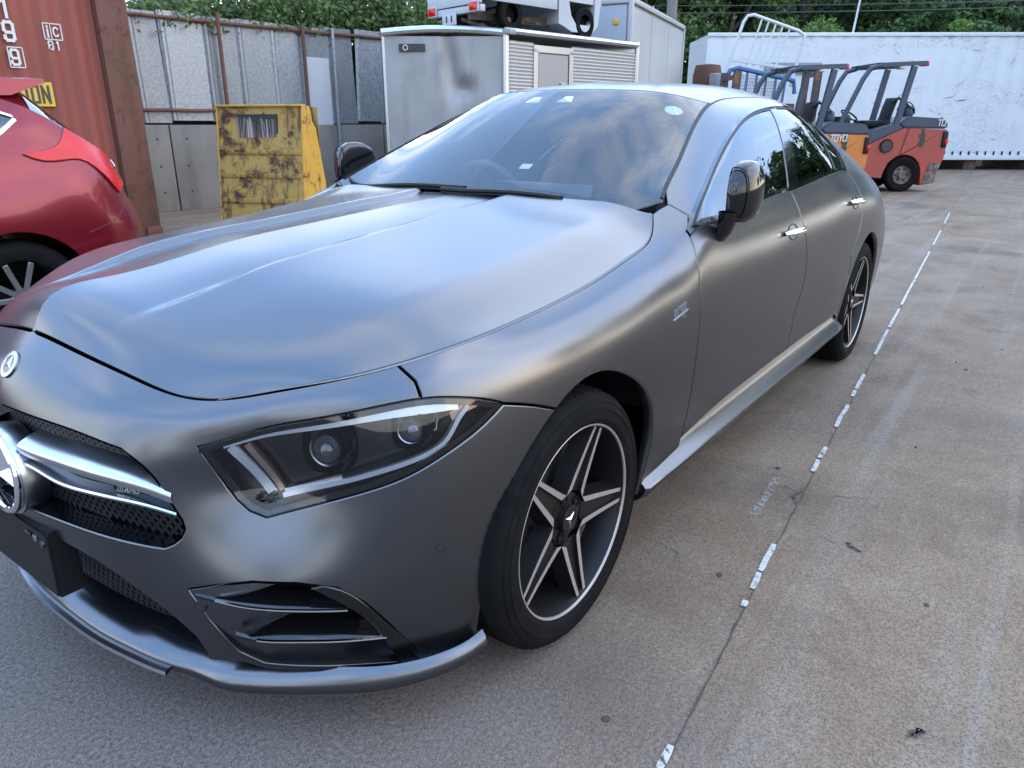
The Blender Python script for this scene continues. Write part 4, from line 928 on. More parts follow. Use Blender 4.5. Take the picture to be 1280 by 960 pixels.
# sensor housing and mirror at the top of the windscreen
sh = MB(); rows = []
for s_, w, d_ in ((.97, .26, .012), (.93, .27, .022), (.86, .24, .03), (.80, .12, .034), (.755, .10, .03), (.745, .07, .012)):
    p_ = A(on_ws(s_, 0, 0)); rows.append([(p_[0]+(.006 if True else 0)*0-(.012), y, p_[2]-.008-d_*(1-(abs(y)/w)**2)*0) for y in np.linspace(-w/2, w/2, 9)])
sh.sheet(rows, (-.02, 0, -.03)); sh.build('sensor_housing', M_plast, car, sharp=50)
for y in (-.075, .075):
    MB().prism([(-.035, -.018), (.035, -.018), (.022, .022), (-.012, .022)], .004, Matrix(((0, 1, 0), (-.57, 0, .82), (.82, 0, .57))).transposed() if False else Matrix((Vector((0, 1, 0)), Vector((-.86, 0, .5)), Vector((.5, 0, .86)))).transposed(), Vector(on_ws(.89, 0, 0))+Vector((-.004, y, -.006))).build('sensor_window', mat('pale_film', (.55, .58, .6), .4), car, smooth=False)
rm = MB(); pm = Vector(on_ws(.74, 0, 0)); rm.box(pm+Vector((-.09, -.0, -.045)), (.03, .24, .065), Matrix.Rotation(R_(12), 3, 'Z'), .014); rm.tube([pm+Vector((-.02, 0, .0)), pm+Vector((-.08, 0, -.03))], .012, 8); rm.build('rear_view_mirror', M_plast, car)
# inspection sticker and a paper tag
def sticker(s_, t_, r, m_, name):
    q = A([[s_, abs(t_)]]); c = Vector(ws_s.ev(q)[0]); n = Vector(ws_s.nrm(q)[0]); a = Vector(ws_s.ev(q+[[0, .02]])[0])-c; a.normalize(); b = n.cross(a)
    if t_ < 0: c.y *= -1
    MB().prism([(r*math.cos(k*math.pi/12), r*math.sin(k*math.pi/12)) for k in range(24)], .001, Matrix((a, b, n)).transposed(), c-n*.006).build(name, m_, car, smooth=False)
def st_mat():
    m = mat('inspection_sticker', (.75, .77, .74), .5); t = NT(m); g = t.pos((1, 1, 1)); w = t.noise(120, 2, .5, g); t.set('Base Color', t.ramp(w, (.45, (.75, .77, .74)), (.55, (.45, .55, .5)))); return m
sticker(.845, .83, .034, st_mat(), 'inspection_sticker')
MB().box(on_ws(.30, .22, -.012), (.03, .045, .002), Matrix.Rotation(R_(30), 3, 'Y')).build('paper_tag', mat('paper', (.8, .8, .78), .7), car, smooth=False)
# ================================================================ ground
def ground_mat():
    m = mat('yard_surface', (.2, .2, .2), .85, spec=.18); t = NT(m); g = t.pos()
    big = t.noise(.35, 6, .6, g, .4); mid = t.noise(1.7, 8, .68, g, .3); fine = t.noise(42, 4, .75, g); g1 = t.noise(230, 2, .8, g); g2 = t.noise(95, 3, .75, g); gm = t.noise(5, 4, .6, g); grit = t.math('ADD', t.math('MULTIPLY', g1, t.rng(gm, .3, .7, .35, .75)), t.math('MULTIPLY', g2, t.rng(gm, .3, .7, .65, .25)))
    c = t.ramp(mid, (.28, (.122, .084, .051)), (.52, (.180, .128, .083)), (.76, (.232, .172, .116)))
    c = t.mix(t.rng(big, .42, .68, 0, .55), c, (.166, .130, .096))
    # rust-brown and oily stains
    st = t.noise(.9, 7, .7, t.pos((1.0, 1.6, 1)), .8); c = t.mix(t.rng(st, .54, .72, 0, .6), c, (.075, .050, .034))
    oil = t.noise(.55, 6, .62, t.pos((1.4, .8, 1)), .5); c = t.mix(t.rng(oil, .55, .70, 0, .55), c, (.058, .052, .047))
    # a few soft brown run-off stains
    for (sx_, sy_, r_, k_) in ((.12, 1.02, .28, .75), (-.25, 1.05, .20, .5), (-1.0, 1.02, .45, .35), (-6.5, 2.6, .9, .4), (-3.0, 2.2, .5, .3)):
        dd = t.n('ShaderNodeVectorMath', {0: t.n('ShaderNodeVectorMath', {0: g, 1: (sx_, sy_, 0)}, operation='SUBTRACT'), 1: (1.6, 1, 1)}, operation='MULTIPLY'); ln_ = t.n('ShaderNodeVectorMath', {0: dd}, operation='LENGTH')
        fr_ = t.math('MULTIPLY', t.rng((ln_, 'Value'), .1*r_, r_*1.4, k_, 0), t.rng(st, .3, .62)); c = t.mix(fr_, c, (.070, .040, .022))
    # long faint tyre streaks across the yard
    sk = t.noise(2.2, 5, .6, t.pos((.10, 2.4, 1)), .6); c = t.mix(t.rng(sk, .52, .70, 0, .55), c, (.22, .195, .165))
    sp = t.n('ShaderNodeTexVoronoi', {'Vector': g, 'Scale': 150.0}, feature='F1')
    c = t.mix(t.rng(sp, .0, .55, .75, .0), c, (.028, .027, .026), 'MIX')
    c = t.mix(t.rng(grit, .40, .64, .0, 1.0), t.mix(1.0, c, (.80, .79, .78), 'MULTIPLY'), t.mix(1.0, c, (1.42, 1.42, 1.42), 'MULTIPLY'))
    c = t.mix(t.rng(fine, .35, .66, .55, 0.0), c, t.mix(1.0, c, (.62, .62, .62), 'MULTIPLY'))
    # coarse dark asphalt in front of the saloon, partly shade painted into the ground colour; ragged edge with the worn pour beside it
    sx = t.n('ShaderNodeSeparateXYZ', {0: (t.n('ShaderNodeTexCoord'), 'Object')}); d1 = t.math('SUBTRACT', t.math('MULTIPLY', (sx, 'X'), .58), t.math('MULTIPLY', (sx, 'Y'), .81)); d2 = t.math('SUBTRACT', (sx, 'X'), 1.7)  # X term adds unseen dark ground behind the camera to darken bumper reflections
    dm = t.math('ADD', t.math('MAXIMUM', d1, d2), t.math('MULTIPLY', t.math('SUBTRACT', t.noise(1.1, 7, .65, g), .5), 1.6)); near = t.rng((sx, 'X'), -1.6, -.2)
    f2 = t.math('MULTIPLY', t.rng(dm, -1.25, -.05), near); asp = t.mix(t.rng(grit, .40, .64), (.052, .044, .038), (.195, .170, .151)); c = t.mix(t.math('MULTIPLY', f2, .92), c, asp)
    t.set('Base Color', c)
    h = t.math('ADD', t.math('MULTIPLY', grit, .6), t.math('MULTIPLY', fine, .7)); t.bump(h, .55, .006)
    t.set('Roughness', t.rng(mid, .3, .7, .9, .72))
    return m
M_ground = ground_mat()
def grid_ground():
    xs = np.concatenate([np.linspace(-220, -30, 9)[:-1], np.linspace(-30, 12, 40), np.linspace(12, 120, 6)[1:]]); ys = np.concatenate([np.linspace(-160, -20, 7)[:-1], np.linspace(-20, 14, 34), np.linspace(14, 160, 7)[1:]])
    return MB().sheet([[(x, y, 0) for y in ys] for x in xs])
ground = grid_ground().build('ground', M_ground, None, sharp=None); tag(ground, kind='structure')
# joint between two pours, running away past the saloon
JA, JB = np.array([1.6, 1.385]), np.array([-26, -.70]); jd = (JB-JA)/np.linalg.norm(JB-JA); jn = np.array([-jd[1], jd[0]])
M_crack = mat('joint_filler', (.040, .036, .032), .95)
tt = np.concatenate([np.linspace(0, 6, 160), np.linspace(6, 27.5, 120)[1:]]); wob = np.cumsum(rng.normal(0, .004, len(tt))); wob -= np.linspace(0, wob[-1], len(tt)); wob = wob*.22+rng.normal(0, .0009, len(tt))
wd = .0010+.0013*np.abs(rng.normal(0, 1, len(tt)))
jc = JA+jd*tt[:, None]+jn*wob[:, None]
MB().sheet([[(c[0]+jn[0]*w*s, c[1]+jn[1]*w*s, .003) for c, w in zip(jc, wd)] for s in (-1, 1)]).build('joint', M_crack, ground, sharp=None)
def worn_paint():
    m = mat('worn_white_paint', (.62, .61, .57), .75); t = NT(m); g = t.pos()
    n = t.noise(38, 6, .7, g, .5); t.set('Alpha', t.rng(t.noise(26, 6, .75, g, .6), .36, .44)); t.set('Base Color', t.ramp(n, (.40, (.20, .18, .155)), (.47, (.36, .34, .31)), (.8, (.42, .40, .37)))); return m
M_mark = worn_paint(); M_faint = mat('rubbed_white_paint', (.26, .24, .215), .85); NT(M_faint).set('Alpha', NT(M_faint).rng(NT(M_faint).noise(45, 6, .75, NT(M_faint).pos(), .6), .44, .60, 0, .6))
def mark(a, b, w=.020, m_=None, side=0.0, z=.005, jag=.03):
    """strip of paint along the joint from distance a to b"""
    n = max(4, int((b-a)/.018)); s_ = np.linspace(a, b, n); c = JA+jd*s_[:, None]+jn*(side+np.interp(s_, tt, wob))[:, None]
    e0 = 1-jag*np.abs(rng.normal(0, .6, n)); e1 = 1-jag*np.abs(rng.normal(0, .6, n)); sl = np.clip(np.minimum(s_-a, b-s_)/.004, .8, 1)
    MB().sheet([[(p[0]-jn[0]*w*k*q, p[1]-jn[1]*w*k*q, z) for p, k, q in zip(c, e0, sl)], [(p[0]+jn[0]*w*k*q*.35, p[1]+jn[1]*w*k*q*.35, z) for p, k, q in zip(c, e1, sl)]]).build('paint_mark', m_ or M_mark, ground, sharp=None)
for a, b in ((1.337, 1.41), (1.98, 2.01), (2.075, 2.168), (2.178, 2.352), (2.963, 3.085), (3.107, 3.232), (3.483, 3.64), (3.645, 3.802), (3.938, 4.042), (4.064, 4.341), (4.753, 5.394), (5.47, 6.076), (6.221, 7.31), (7.34, 9.045), (9.568, 10.971), (11.724, 13.198)): mark(a, b, .0135 if a < 5 else .013, side=.010)
mark(2.5, 2.842, .022, M_faint, .118); mark(2.45, 2.50, .012, M_faint, .03); mark(.62, .70, .016, side=.012)
# shallow cracks and scrapes
M_scr = mat('scrape', (.155, .14, .12), .9)
def scratch(pts, w, m_, name, seg=20):
    c = curve(np.array(pts, float), seg); c = c+rng.normal(0, .006, c.shape); d = np.gradient(c, axis=0); d /= np.linalg.norm(d, axis=1)[:, None]; n = np.stack([-d[:, 1], d[:, 0]], 1); e = w*(.4+.6*rng.random(seg))*np.sin(np.linspace(.15, math.pi-.15, seg))
    MB().sheet([[(p[0]+q[0]*k*s, p[1]+q[1]*k*s, .0035) for p, q, k in zip(c, n, e)] for s in (-1, 1)]).build(name, m_, ground, sharp=None)
for pts in ([(-1.777, .793), (-1.75, .95), (-1.726, 1.105)], [(-.551, .886), (-.53, .95), (-.487, 1.011)], [(-.897, 1.293), (-.885, 1.33), (-.88, 1.372)], [(-1.167, 1.221), (-1.25, 1.35), (-1.323, 1.483)], [(-1.176, 1.074), (-1.17, 1.15), (-1.159, 1.209)], [(-5.2, 1.9), (-5.0, 2.6), (-5.1, 3.4)]): scratch(pts, .0028, M_scr, 'scrape')
for pts in ([(-.9, 1.379), (-.88, 1.41), (-.856, 1.437)], [(-.146, 1.693), (-.16, 1.70), (-.177, 1.716)], [(-1.05, 1.185), (-1.12, 1.16), (-1.2, 1.175)], [(-4.2, 1.4), (-4.15, 2.1), (-4.3, 2.9), (-4.2, 4.2)], [(-8.2, .9), (-8.0, 2.2), (-8.3, 4.0)]): scratch(pts, .006, M_crack, 'crack')
for k in range(26):
    x, y = rng.uniform(-6, .8), rng.uniform(1.0, 3.2); r = rng.uniform(.004, .011); o = MB(); o.prism([(r*rng.uniform(.6, 1.2)*math.cos(q), r*rng.uniform(.6, 1.2)*math.sin(q)) for q in np.linspace(0, 2*math.pi, 7)[:-1]], rng.uniform(.003, .007), None, (x, y, 0)); o.build('stone', M_crack, ground, smooth=False)

# ================================================================ shipping container
def rust_paint(name, base, rust=(.085, .032, .014), amt=.62, scale=1.6, rough=.6, streak=True):
    m = mat(name, base, rough); t = NT(m); g = t.pos()
    a = t.noise(scale, 9, .72, g, .3); s_ = t.noise(scale*3, 6, .7, t.pos((1, 1, .12)), .2)
    v = t.noise(.8, 4, .6, g); c = t.mix(t.rng(v, .3, .7), base, tuple(x*.78 for x in base))
    f = t.rng(a, amt, amt+.09); 
    if streak: f = t.math('MAXIMUM', f, t.rng(s_, amt+.03, amt+.12, 0, .8))
    c = t.mix(f, c, t.ramp(t.noise(22, 5, .7, g), (.3, rust), (.7, tuple(min(1, x*2.2) for x in rust)))); t.set('Base Color', c)
    t.set('Roughness', t.rng(f, 0, 1, rough, .92)); t.bump(t.math('ADD', f, t.noise(60, 4, .6, g)), .18, .004)
    return m
M_cont = rust_paint('container_red', (.185, .040, .024), amt=.66, rough=.7)
M_contpost = rust_paint('rusted_post', (.105, .036, .020), (.040, .018, .009), amt=.50, scale=2.6, rough=.75)
M_white = mat('white_lettering', (.42, .41, .39), .6)
CX, CY, CZ = -3.30, -6.95, 2.92              # right-hand corner of the long side that faces the yard
cont = empty('shipping_container', (0, -6.95, 0), 0, 'rust-red corrugated shipping container with white numbers and a rusted corner post', 'container')
cont.location = (CX+3.0, CY-1.22, 0)
cx0, cx1, cy1, cy0 = -3.0, 3.05, 1.22, -1.22
prof = []; x = cx0+.30; k = 0
while x < cx1-.16:
    prof += [(x, 0), (x+.075, -.036), (x+.145, -.036), (x+.22, 0)]; x += .285
cpan = MB().sheet([[(x, cy1-.045+d, z) for x, d in prof] for z in np.linspace(.16, CZ-.08, 5)]).build('side_panel', M_cont, cont, sharp=20)
b = MB(); b.box((cx0+.17, cy1-.03, CZ/2), (.335, .10, CZ), None, .012); b.box((cx0+.32, cy1-.06, CZ/2), (.05, .10, CZ), None, .008); b.build('corner_post', M_contpost, cont)
MB().box((cx1-.09, cy1-.04, CZ/2), (.18, .10, CZ), None, .012).build('corner_post', M_contpost, cont)
MB().box(((cx0+cx1)/2, cy1-.05, CZ-.04), (cx1-cx0-.5, .09, .11), None, .01).build('top_rail', M_cont, cont)
MB().box(((cx0+cx1)/2, cy1-.06, .09), (cx1-cx0-.5, .10, .16), None, .01).build('bottom_rail', M_contpost, cont)
for xx in (cx0+.02, cx1-.02): MB().box((xx, 0, CZ/2), (.04, 2.30, CZ-.1)).build('end_wall', M_cont, cont)
MB().box((0, cy0+.03, CZ/2), (5.9, .04, CZ-.1)).build('rear_wall', M_cont, cont)
MB().box((0, 0, CZ-.02), (5.9, 2.3, .03)).build('roof', M_cont, cont)
for zz in (.06, CZ-.06): MB().box((cx0+.10, cy1-.02, zz), (.19, .17, .12), None, .02).build('corner_casting', M_contpost, cont)
def ctext(txt, x, z, h, name='container_number'): return letters(txt, (x, cy1-.040, z), (-1, 0, 0), (0, 0, 1), (0, 1, 0), h, M_white, name, cont, slant=0, stroke=.17) 

# local x = world x - cont.x
cl = lambda wx: wx-cont.location.x
TXC = cl(-2.05)
for ch, z in (('9', 2.045), ('1', 2.255), ('8', 2.47)): ctext(ch, TXC-.005, z, .166)
ctext('9', TXC-.022, 1.825, .135)
def frame(x0, x1, z0, z1, w=.010):
    b = MB(); y = cy1-.040
    for (a, c) in (((x0, z0), (x1, z0)), ((x1, z0), (x1, z1)), ((x1, z1), (x0, z1)), ((x0, z1), (x0, z0))): b.bar((a[0], y, a[1]), (c[0], y, c[1]), w, .004, up=(0, 1, 0))
    return b
frame(TXC, TXC-.135, 1.80, 1.985).build('number_box', M_white, cont, smooth=False)
b = frame(cl(-2.422), cl(-2.593), 2.084, 2.233); b.bar((cl(-2.49), cy1-.040, 2.084), (cl(-2.49), cy1-.040, 2.233), .008, .004, up=(0, 1, 0)); b.build('letter_box', M_white, cont, smooth=False)
ctext('i', cl(-2.458), 2.108, .10, 'box_letter'); ctext('c', cl(-2.515), 2.115, .085, 'box_letter'); ctext('81', cl(-2.445), 1.99, .076, 'small_number')
M_yel = mat('yellow_sticker', (.42, .27, .015), .5); M_blk = mat('black_print', (.012, .012, .012), .5)
MB().box((cl(-2.06), cy1-.042, 1.555), (.68, .004, .235)).build('warning_sticker', M_yel, cont, smooth=False)
letters('CAUTION', (cl(-1.745), cy1-.038, 1.475), (-1, 0, 0), (0, 0, 1), (0, 1, 0), .155, M_blk, 'warning_sticker_print', cont, slant=0, gap=.19, xs=.65, stroke=.15)
# ================================================================ sheet-metal fence on a concrete wall
def galv_mat(name, tone=.34, spangle=True, dirt=.4):
    m = mat(name, (tone, tone, tone), .42, .55); t = NT(m); g = t.pos()
    v = t.n('ShaderNodeTexVoronoi', {'Vector': g, 'Scale': 34.0}); f = t.noise(30, 5, .7, g)
    c = t.ramp(v if False else f, (.35, (tone*.62, tone*.66, tone*.70)), (.5, (tone*.95, tone*.99, tone*1.03)), (.7, (tone*1.35, tone*1.4, tone*1.42)))
    d = t.noise(1.4, 7, .7, t.pos((1, 1, .35)), .5); c = t.mix(t.rng(d, .5, .72, 0, dirt), c, (.27, .285, .295))
    e = t.noise(.9, 6, .65, t.pos((1.4, 1, .5)), .3); c = t.mix(t.rng(e, .52, .75, 0, .55), c, (.055, .058, .062))
    t.set('Base Color', c); t.set('Roughness', t.rng(f, .3, .7, .38, .62)); t.bump(d, .2, .02); return m
M_galv = [galv_mat('galvanised_%d' % i, tn) for i, tn in enumerate((.20, .24, .18))]
M_rustpipe = rust_paint('rusted_pipe', (.10, .042, .028), (.06, .024, .012), .48, 5, .8)
def conc_mat(name, a, b_):
    m = mat(name, a, .85, spec=.3); t = NT(m); g = t.pos(); n = t.noise(1.3, 8, .65, g, .3); s_ = t.noise(2.6, 6, .65, t.pos((1, 1, .15)))
    c = t.mix(t.rng(n, .3, .7), a, b_); c = t.mix(t.rng(s_, .5, .7, 0, .5), c, tuple(x*.55 for x in a)); t.set('Base Color', c); t.bump(t.noise(40, 5, .6, g), .2, .006); return m
M_conc = conc_mat('stained_concrete', (.125, .115, .098), (.18, .168, .146))
F0 = np.array([-4.56, -9.35]); FD = np.array([-4.41, .50]); FD = FD/np.linalg.norm(FD); fang = math.atan2(FD[1], FD[0])
fence = empty('metal_fence', (F0[0], F0[1], 0), fang, 'grey galvanised sheet-metal fence with rusty pipe rails above a concrete wall', 'fence')
# local: x along the fence (away), +y is behind?  outward (towards the yard) is local -y side rotated: FD x up
FN = -1        # yard lies on local -y
ed = [-1.55, -1.03, -.50, .02, .44, 1.09, 1.63, 2.20, 2.74, 3.28, 3.82, 4.36, 4.9, 5.45]
for i in range(len(ed)-1):
    a, c = ed[i], ed[i+1]; w = c-a; b = MB(); lean = rng.normal(0, .012); off = rng.normal(0, .006); top = 2.80-.012*i*0+rng.normal(0, .02)
    cols = [(0, 0), (.035, -.032), (.07, -.034), (.105, 0), (w*.5, .004), (w-.03, 0), (w+.008, -.006)]
    rows = [[(a+x+lean*(z-1.3), FN*(-y)*1.0+off+.004*math.sin(3*z+i), z) for x, y in cols] for z in np.linspace(1.29+rng.normal(0, .012), top, 5)]
    b.sheet(rows).build('metal_sheet', M_galv[i % 3], fence, sharp=25)
MB().box((3.06, -.03, 1.55), (.44, .012, 1.55)).build('white_board', mat('weathered_white_board', (.36, .365, .37), .6), fence, smooth=False)
for z, x0, x1, y in ((2.715, -1.5, 5.4, -.06), (1.46, -1.5, 1.6, -.06)):
    MB().tube([(x, y+rng.normal(0, .004), z+rng.normal(0, .005)) for x in np.linspace(x0, x1, 14)], .026, 8).build('rail_pipe', M_rustpipe, fence)
for x, z1 in ((1.30, 2.84), (2.76, 2.82), (3.34, 2.80), (4.70, 2.8), (-.9, 2.8)):
    MB().tube([(x, -.10, .0), (x+.01, -.10, z1)], .030, 8).build('fence_post', M_rustpipe if x in (1.30, 2.76) else M_galv[1], fence)
for x in (.09, 1.12, 1.34, 2.22, 2.72, 3.30, 3.9):
    MB().tube([(x-.02, -.045, 2.67), (x+.005, -.10, 2.715), (x+.03, -.045, 2.76)], .006, 5).build('wire_tie', M_rustpipe, fence)
wall_ = empty('concrete_wall', (F0[0], F0[1], 0), fang, 'stained concrete panel wall with small bolt holes under the metal fence', 'wall')
for i, (a, c) in enumerate(((-1.6, -.62), (-.61, .36), (.37, 1.36), (1.37, 2.36), (2.37, 3.36), (3.37, 4.36), (4.37, 5.4))):
    p_ = MB(); p_.box(((a+c)/2, .02+rng.normal(0, .004), .625), (c-a-.012, .16, 1.25), None, .012); p = p_.build('concrete_panel', M_conc, wall_)
    if 0 < i < 4:
        for hx in (.22, .76):
            for hz in (.28, .66, 1.05): MB().lathe([(0, -.001), (.014, -.001), (.017, -.004)], 10, 'y', (a+hx+rng.normal(0, .01), -.0625, hz)).build('bolt_hole', M_blk, p)
# rubble ledge and weeds hide the joint with the ground behind the bonnet: none is in view
# ================================================================ yellow steel hopper
M_yrust = rust_paint('rusted_yellow', (.33, .205, .045), (.030, .012, .007), .50, 3.2, .65)
M_yedge = rust_paint('rusted_yellow_lit', (.46, .25, .025), (.040, .016, .007), .55, 4.0, .5)  # same yellow with the side plates' lit brightness painted in
def hopper():
    o = empty('steel_hopper', (-4.06, -5.86, 0), math.atan2(.80, -.60)-R_(14), 'rusty yellow steel hopper with a ribbed front plate, standing before the concrete wall', 'hopper')
    # local x runs right in the picture, local y away from the camera
    W = .53
    fr = MB(); rows = []
    for z, y in ((0.05, -.16), (.45, -.12), (.80, -.06), (1.10, -.01), (1.40, .03), (1.45, .03)): rows.append([(x, y, z) for x in np.linspace(-W, W, 9)])
    fr.sheet(rows, (0, .02, 0)); f = fr.build('front_plate', M_yrust, o, sharp=30)
    for s in (-1, 1):
        b = MB(); poly = [(-.17, .05), (.40, .05), (.44, .60), (.36, .95), (.30, 1.22), (.22, 1.30), (.22, 1.38), (.18, 1.46), (.02, 1.46), (-.06, .80)]
        b.prism(poly, .018, Matrix(((0, 1, 0), (0, 0, 1), (1, 0, 0))).transposed(), (s*W-(0 if s > 0 else .018), 0, 0)); b.build('side_plate', M_yedge, o, smooth=False)
    MB().box((0, .05, 1.462), (2*W+.04, .10, .022), None, .005).build('top_flange', M_yedge, o)
    for z, y in ((.96, -.045), (.70, -.085), (.42, -.135)): MB().box((0, y, z), (2*W-.02, .02, .055), None, .008).build('stiffening_rib', M_yrust, o)
    MB().box((0, .40, .75), (2*W, .02, 1.4)).build('rear_plate', M_yrust, o, smooth=False)
    # opening with loose slats showing through
    MB().box((-.02, .008, 1.235), (.50, .02, .27)).build('slot', M_blk, o, smooth=False)
    ms = [mat('slat_%d' % i, c, .7) for i, c in enumerate(((.22, .20, .19), (.12, .10, .09), (.28, .26, .25), (.06, .045, .04)))]
    x = -.255
    while x < .215:
        w = rng.uniform(.010, .026); lean = rng.normal(0, .02); MB().bar((x, -.008+rng.normal(0, .004), 1.115), (x+lean, .004, 1.36), w, .008, up=(0, -1, 0)).build('slat', ms[int(rng.integers(4))], o, smooth=False); x += w+.004
    return o
hopper()
# ================================================================ red hatchback: local x rearwards, rear axle at x=0
M_red = paint_mat('metallic_red_paint', (.155, .003, .009), .27, .45, coat=.30, flake=.03)
M_lamp = mat('red_lamp_lens', (.42, .002, .004), .16, 0, spec=.3, coat=.15); NTl = NT(M_lamp); NTl.bump(NTl.n('ShaderNodeTexWave', {'Vector': NTl.pos(), 'Scale': 28.0}), .12, .004)
M_clear = mat('clear_lamp_lens', (.55, .56, .58), .12, .7, coat=1)
hb_ang = math.atan2(.259, -.966); HBR = np.array([-.66, -2.16])      # rear end of the car in plan
hb = empty('hatchback_car', (-.36, -3.80, 0), R_(174), 'shiny red hatchback with a roof spoiler and large wrap-round tail light, beside the grey saloon', 'car'); hb.scale = (1.04, 1.04, 1.04)
ST2 = [
 (.83, 0,    [.24,.33,.43,.53,.62,.72,.80,.88,.95,1.02],   [.08,.03,.005,0,0,.02,.07,.09,.105,.13]),
 (.82,.33,   [.24,.33,.43,.53,.62,.72,.80,.88,.95,1.02],   [.08,.03,.005,0,0,.02,.07,.09,.105,.13]),
 (.775,.58,  [.24,.33,.43,.53,.62,.72,.80,.88,.95,1.03],   [.07,.03,.005,0,0,.018,.055,.075,.095,.125]),
 (.66,.765,  [.24,.33,.43,.53,.62,.72,.81,.89,.97,1.065],   [.06,.025,.005,0,0,.012,.035,.055,.08,.115]),
 (.48,.865,  [.24,.33,.43,.53,.63,.73,.84,.95,1.06,1.16],  [.05,.02,.004,0,0,.006,.02,.045,.085,.14]),
 (.28,.898,  [.24,.33,.43,.53,.64,.75,.88,1.02,1.16,1.29], [.04,.018,.003,0,0,.004,.02,.06,.125,.21]),
 (.05,.908,  [.24,.33,.43,.54,.66,.78,.91,1.07,1.23,1.37], [.04,.018,.004,0,0,.006,.035,.095,.18,.29]),
 (-.25,.91,  [.24,.33,.43,.55,.67,.80,.94,1.11,1.28,1.42], [.04,.02,.006,0,0,.01,.05,.12,.21,.33]),
 (-.7,.91,   [.24,.33,.43,.55,.67,.80,.94,1.11,1.29,1.44], [.04,.025,.012,.003,0,.012,.055,.125,.22,.345]),
 (-1.3,.91,  [.24,.33,.43,.55,.67,.80,.94,1.10,1.28,1.425],[.04,.025,.012,.003,0,.012,.055,.125,.22,.345]),
 (-1.8,.91,  [.24,.33,.43,.55,.67,.79,.92,1.06,1.21,1.33], [.04,.025,.012,.003,0,.012,.05,.12,.21,.33]),
 (-2.25,.905,[.24,.33,.43,.54,.65,.76,.86,.95,1.03,1.09],  [.04,.022,.01,.002,0,.01,.04,.09,.16,.25]),
 (-2.7,.895, [.22,.31,.41,.51,.61,.71,.79,.86,.92,.96],    [.04,.02,.006,0,0,.008,.03,.06,.11,.19]),
 (-3.05,.86, [.20,.29,.38,.47,.56,.64,.71,.78,.83,.87],    [.04,.02,.004,0,0,.01,.03,.06,.1,.16]),
 (-3.35,.72, [.20,.28,.37,.45,.53,.60,.67,.73,.78,.81],    [.04,.02,.004,0,0,.01,.03,.06,.09,.12]),
 (-3.48,.42, [.20,.28,.36,.44,.52,.59,.66,.72,.76,.79],    [.04,.02,.004,0,0,.01,.03,.05,.07,.09]),
 (-3.53,0,   [.20,.28,.36,.44,.52,.59,.66,.72,.76,.79],    [.04,.02,.004,0,0,.01,.03,.05,.07,.09]),
]
b2 = Band(ST2); b2.flip = b2.nrm(A([[2.2, .4]]))[0][1] < 0
def inv2(x, z, u0):
    uv = A([u0, .4])
    for _ in range(25):
        e = 1e-4; b = b2.ev(np.stack([uv, uv+[e, 0], uv+[0, e]]))[:, [0, 2]]; uv = uv-np.linalg.solve(np.stack([(b[1]-b[0])/e, (b[2]-b[0])/e], 1), b[0]-[x, z])
    return tuple(uv)
U2 = b2.U
def q2(pts, u0=1.2): return [inv2(x, z, max(.75, u0-x*.9+.2)) for x, z in pts]
def arch2(cx, r=.365, a0=-8, a1=188): return [inv2(cx+r*math.cos(R_(a)), .315+r*math.sin(R_(a)), 1.35-(cx+r*math.cos(R_(a)))*.96) for a in np.linspace(a1, a0, 22)]
ra2, fa2 = arch2(0), arch2(-2.648)
LAMP = sm(q2([(.14, 1.065), (.25, 1.082), (.33, 1.115), (.375, 1.17), (.395, 1.20)]), 9)+sm(q2([(.43, 1.175), (.52, 1.115), (.60, 1.065), (.665, 1.02), (.70, .96), (.675, .88), (.61, .838)]), 11)+sm(q2([(.585, .865), (.53, .94), (.46, 1.01), (.34, 1.03), (.20, 1.035), (.14, 1.065)]), 12)[:-1]
WIN2 = sm(q2([(.16, 1.25), (-.1, 1.335), (-.5, 1.365), (-1.0, 1.36), (-1.5, 1.28), (-1.95, 1.08), (-2.12, .98)]), 24)+sm(q2([(-2.0, .965), (-1.5, .98), (-.8, 1.01), (-.3, 1.06), (.0, 1.13), (.16, 1.25)]), 20)[:-1]
def door2(x0, x1): return None
bl2 = [(u, .03) for u in np.linspace(0, 1.05, 12)]
lower = [(0.0, .02)]+[(ra2[-1][0], .02)]+ra2[::-1][1:-1]+[(ra2[0][0], .02), (fa2[-1][0], .02)]+fa2[::-1][1:-1]+[(fa2[0][0], .02), (U2, .02), (U2, 1.0)]+[(u, 1.0) for u in np.linspace(U2-.05, 0, 70)]
mid2 = lambda l: (l[:, 0] < 1e-3) | (l[:, 0] > U2-1e-3)
panel('body', b2, lower, M_red, hb, 'join', holes=[LAMP, WIN2], step=.04, nogroove=mid2, flange=.02, lstep=.03)
for o_ in panel('tail_light', b2, LAMP, M_lamp, hb, 'twin', step=.03, off=.004, groove=.004, depth=.006, disp=lambda uv: .012*np.exp(-((uv[:, 1]-.74)/.12)**2)): pass
panel('side_window', b2, WIN2, M_gside, hb, 'twin', step=.08, off=-.008, groove=.001, depth=.001)
def twin2(o):
    V = [tuple(v.co) for v in o.data.vertices]; F = [tuple(p.vertices) for p in o.data.polygons]; c = mk(o.name, [(x, -y, z) for x, y, z in V], [f[::-1] for f in F], o.data.materials[0], o.parent); return c
def trim2(name, uv, w0, w1, off, m_, lift=.003): twin2(MB().sheet(ribbon_on(b2, A(uv), w0, w1, off, lift)).build(name, m_, hb))
trim2('window_trim', sm(WIN2+[WIN2[0]], 60), -.002, .018, 0, M_chrome)
trim2('lamp_gap', LAMP+[LAMP[0]], -.003, .008, -.003, M_blk, .005)
panel('reversing_lamp', b2, q2([(.665, 1.01), (.70, .985), (.712, .94), (.70, .935), (.66, .975)]), M_clear, hb, 'twin', step=.03, off=.016, groove=.002, depth=.004)
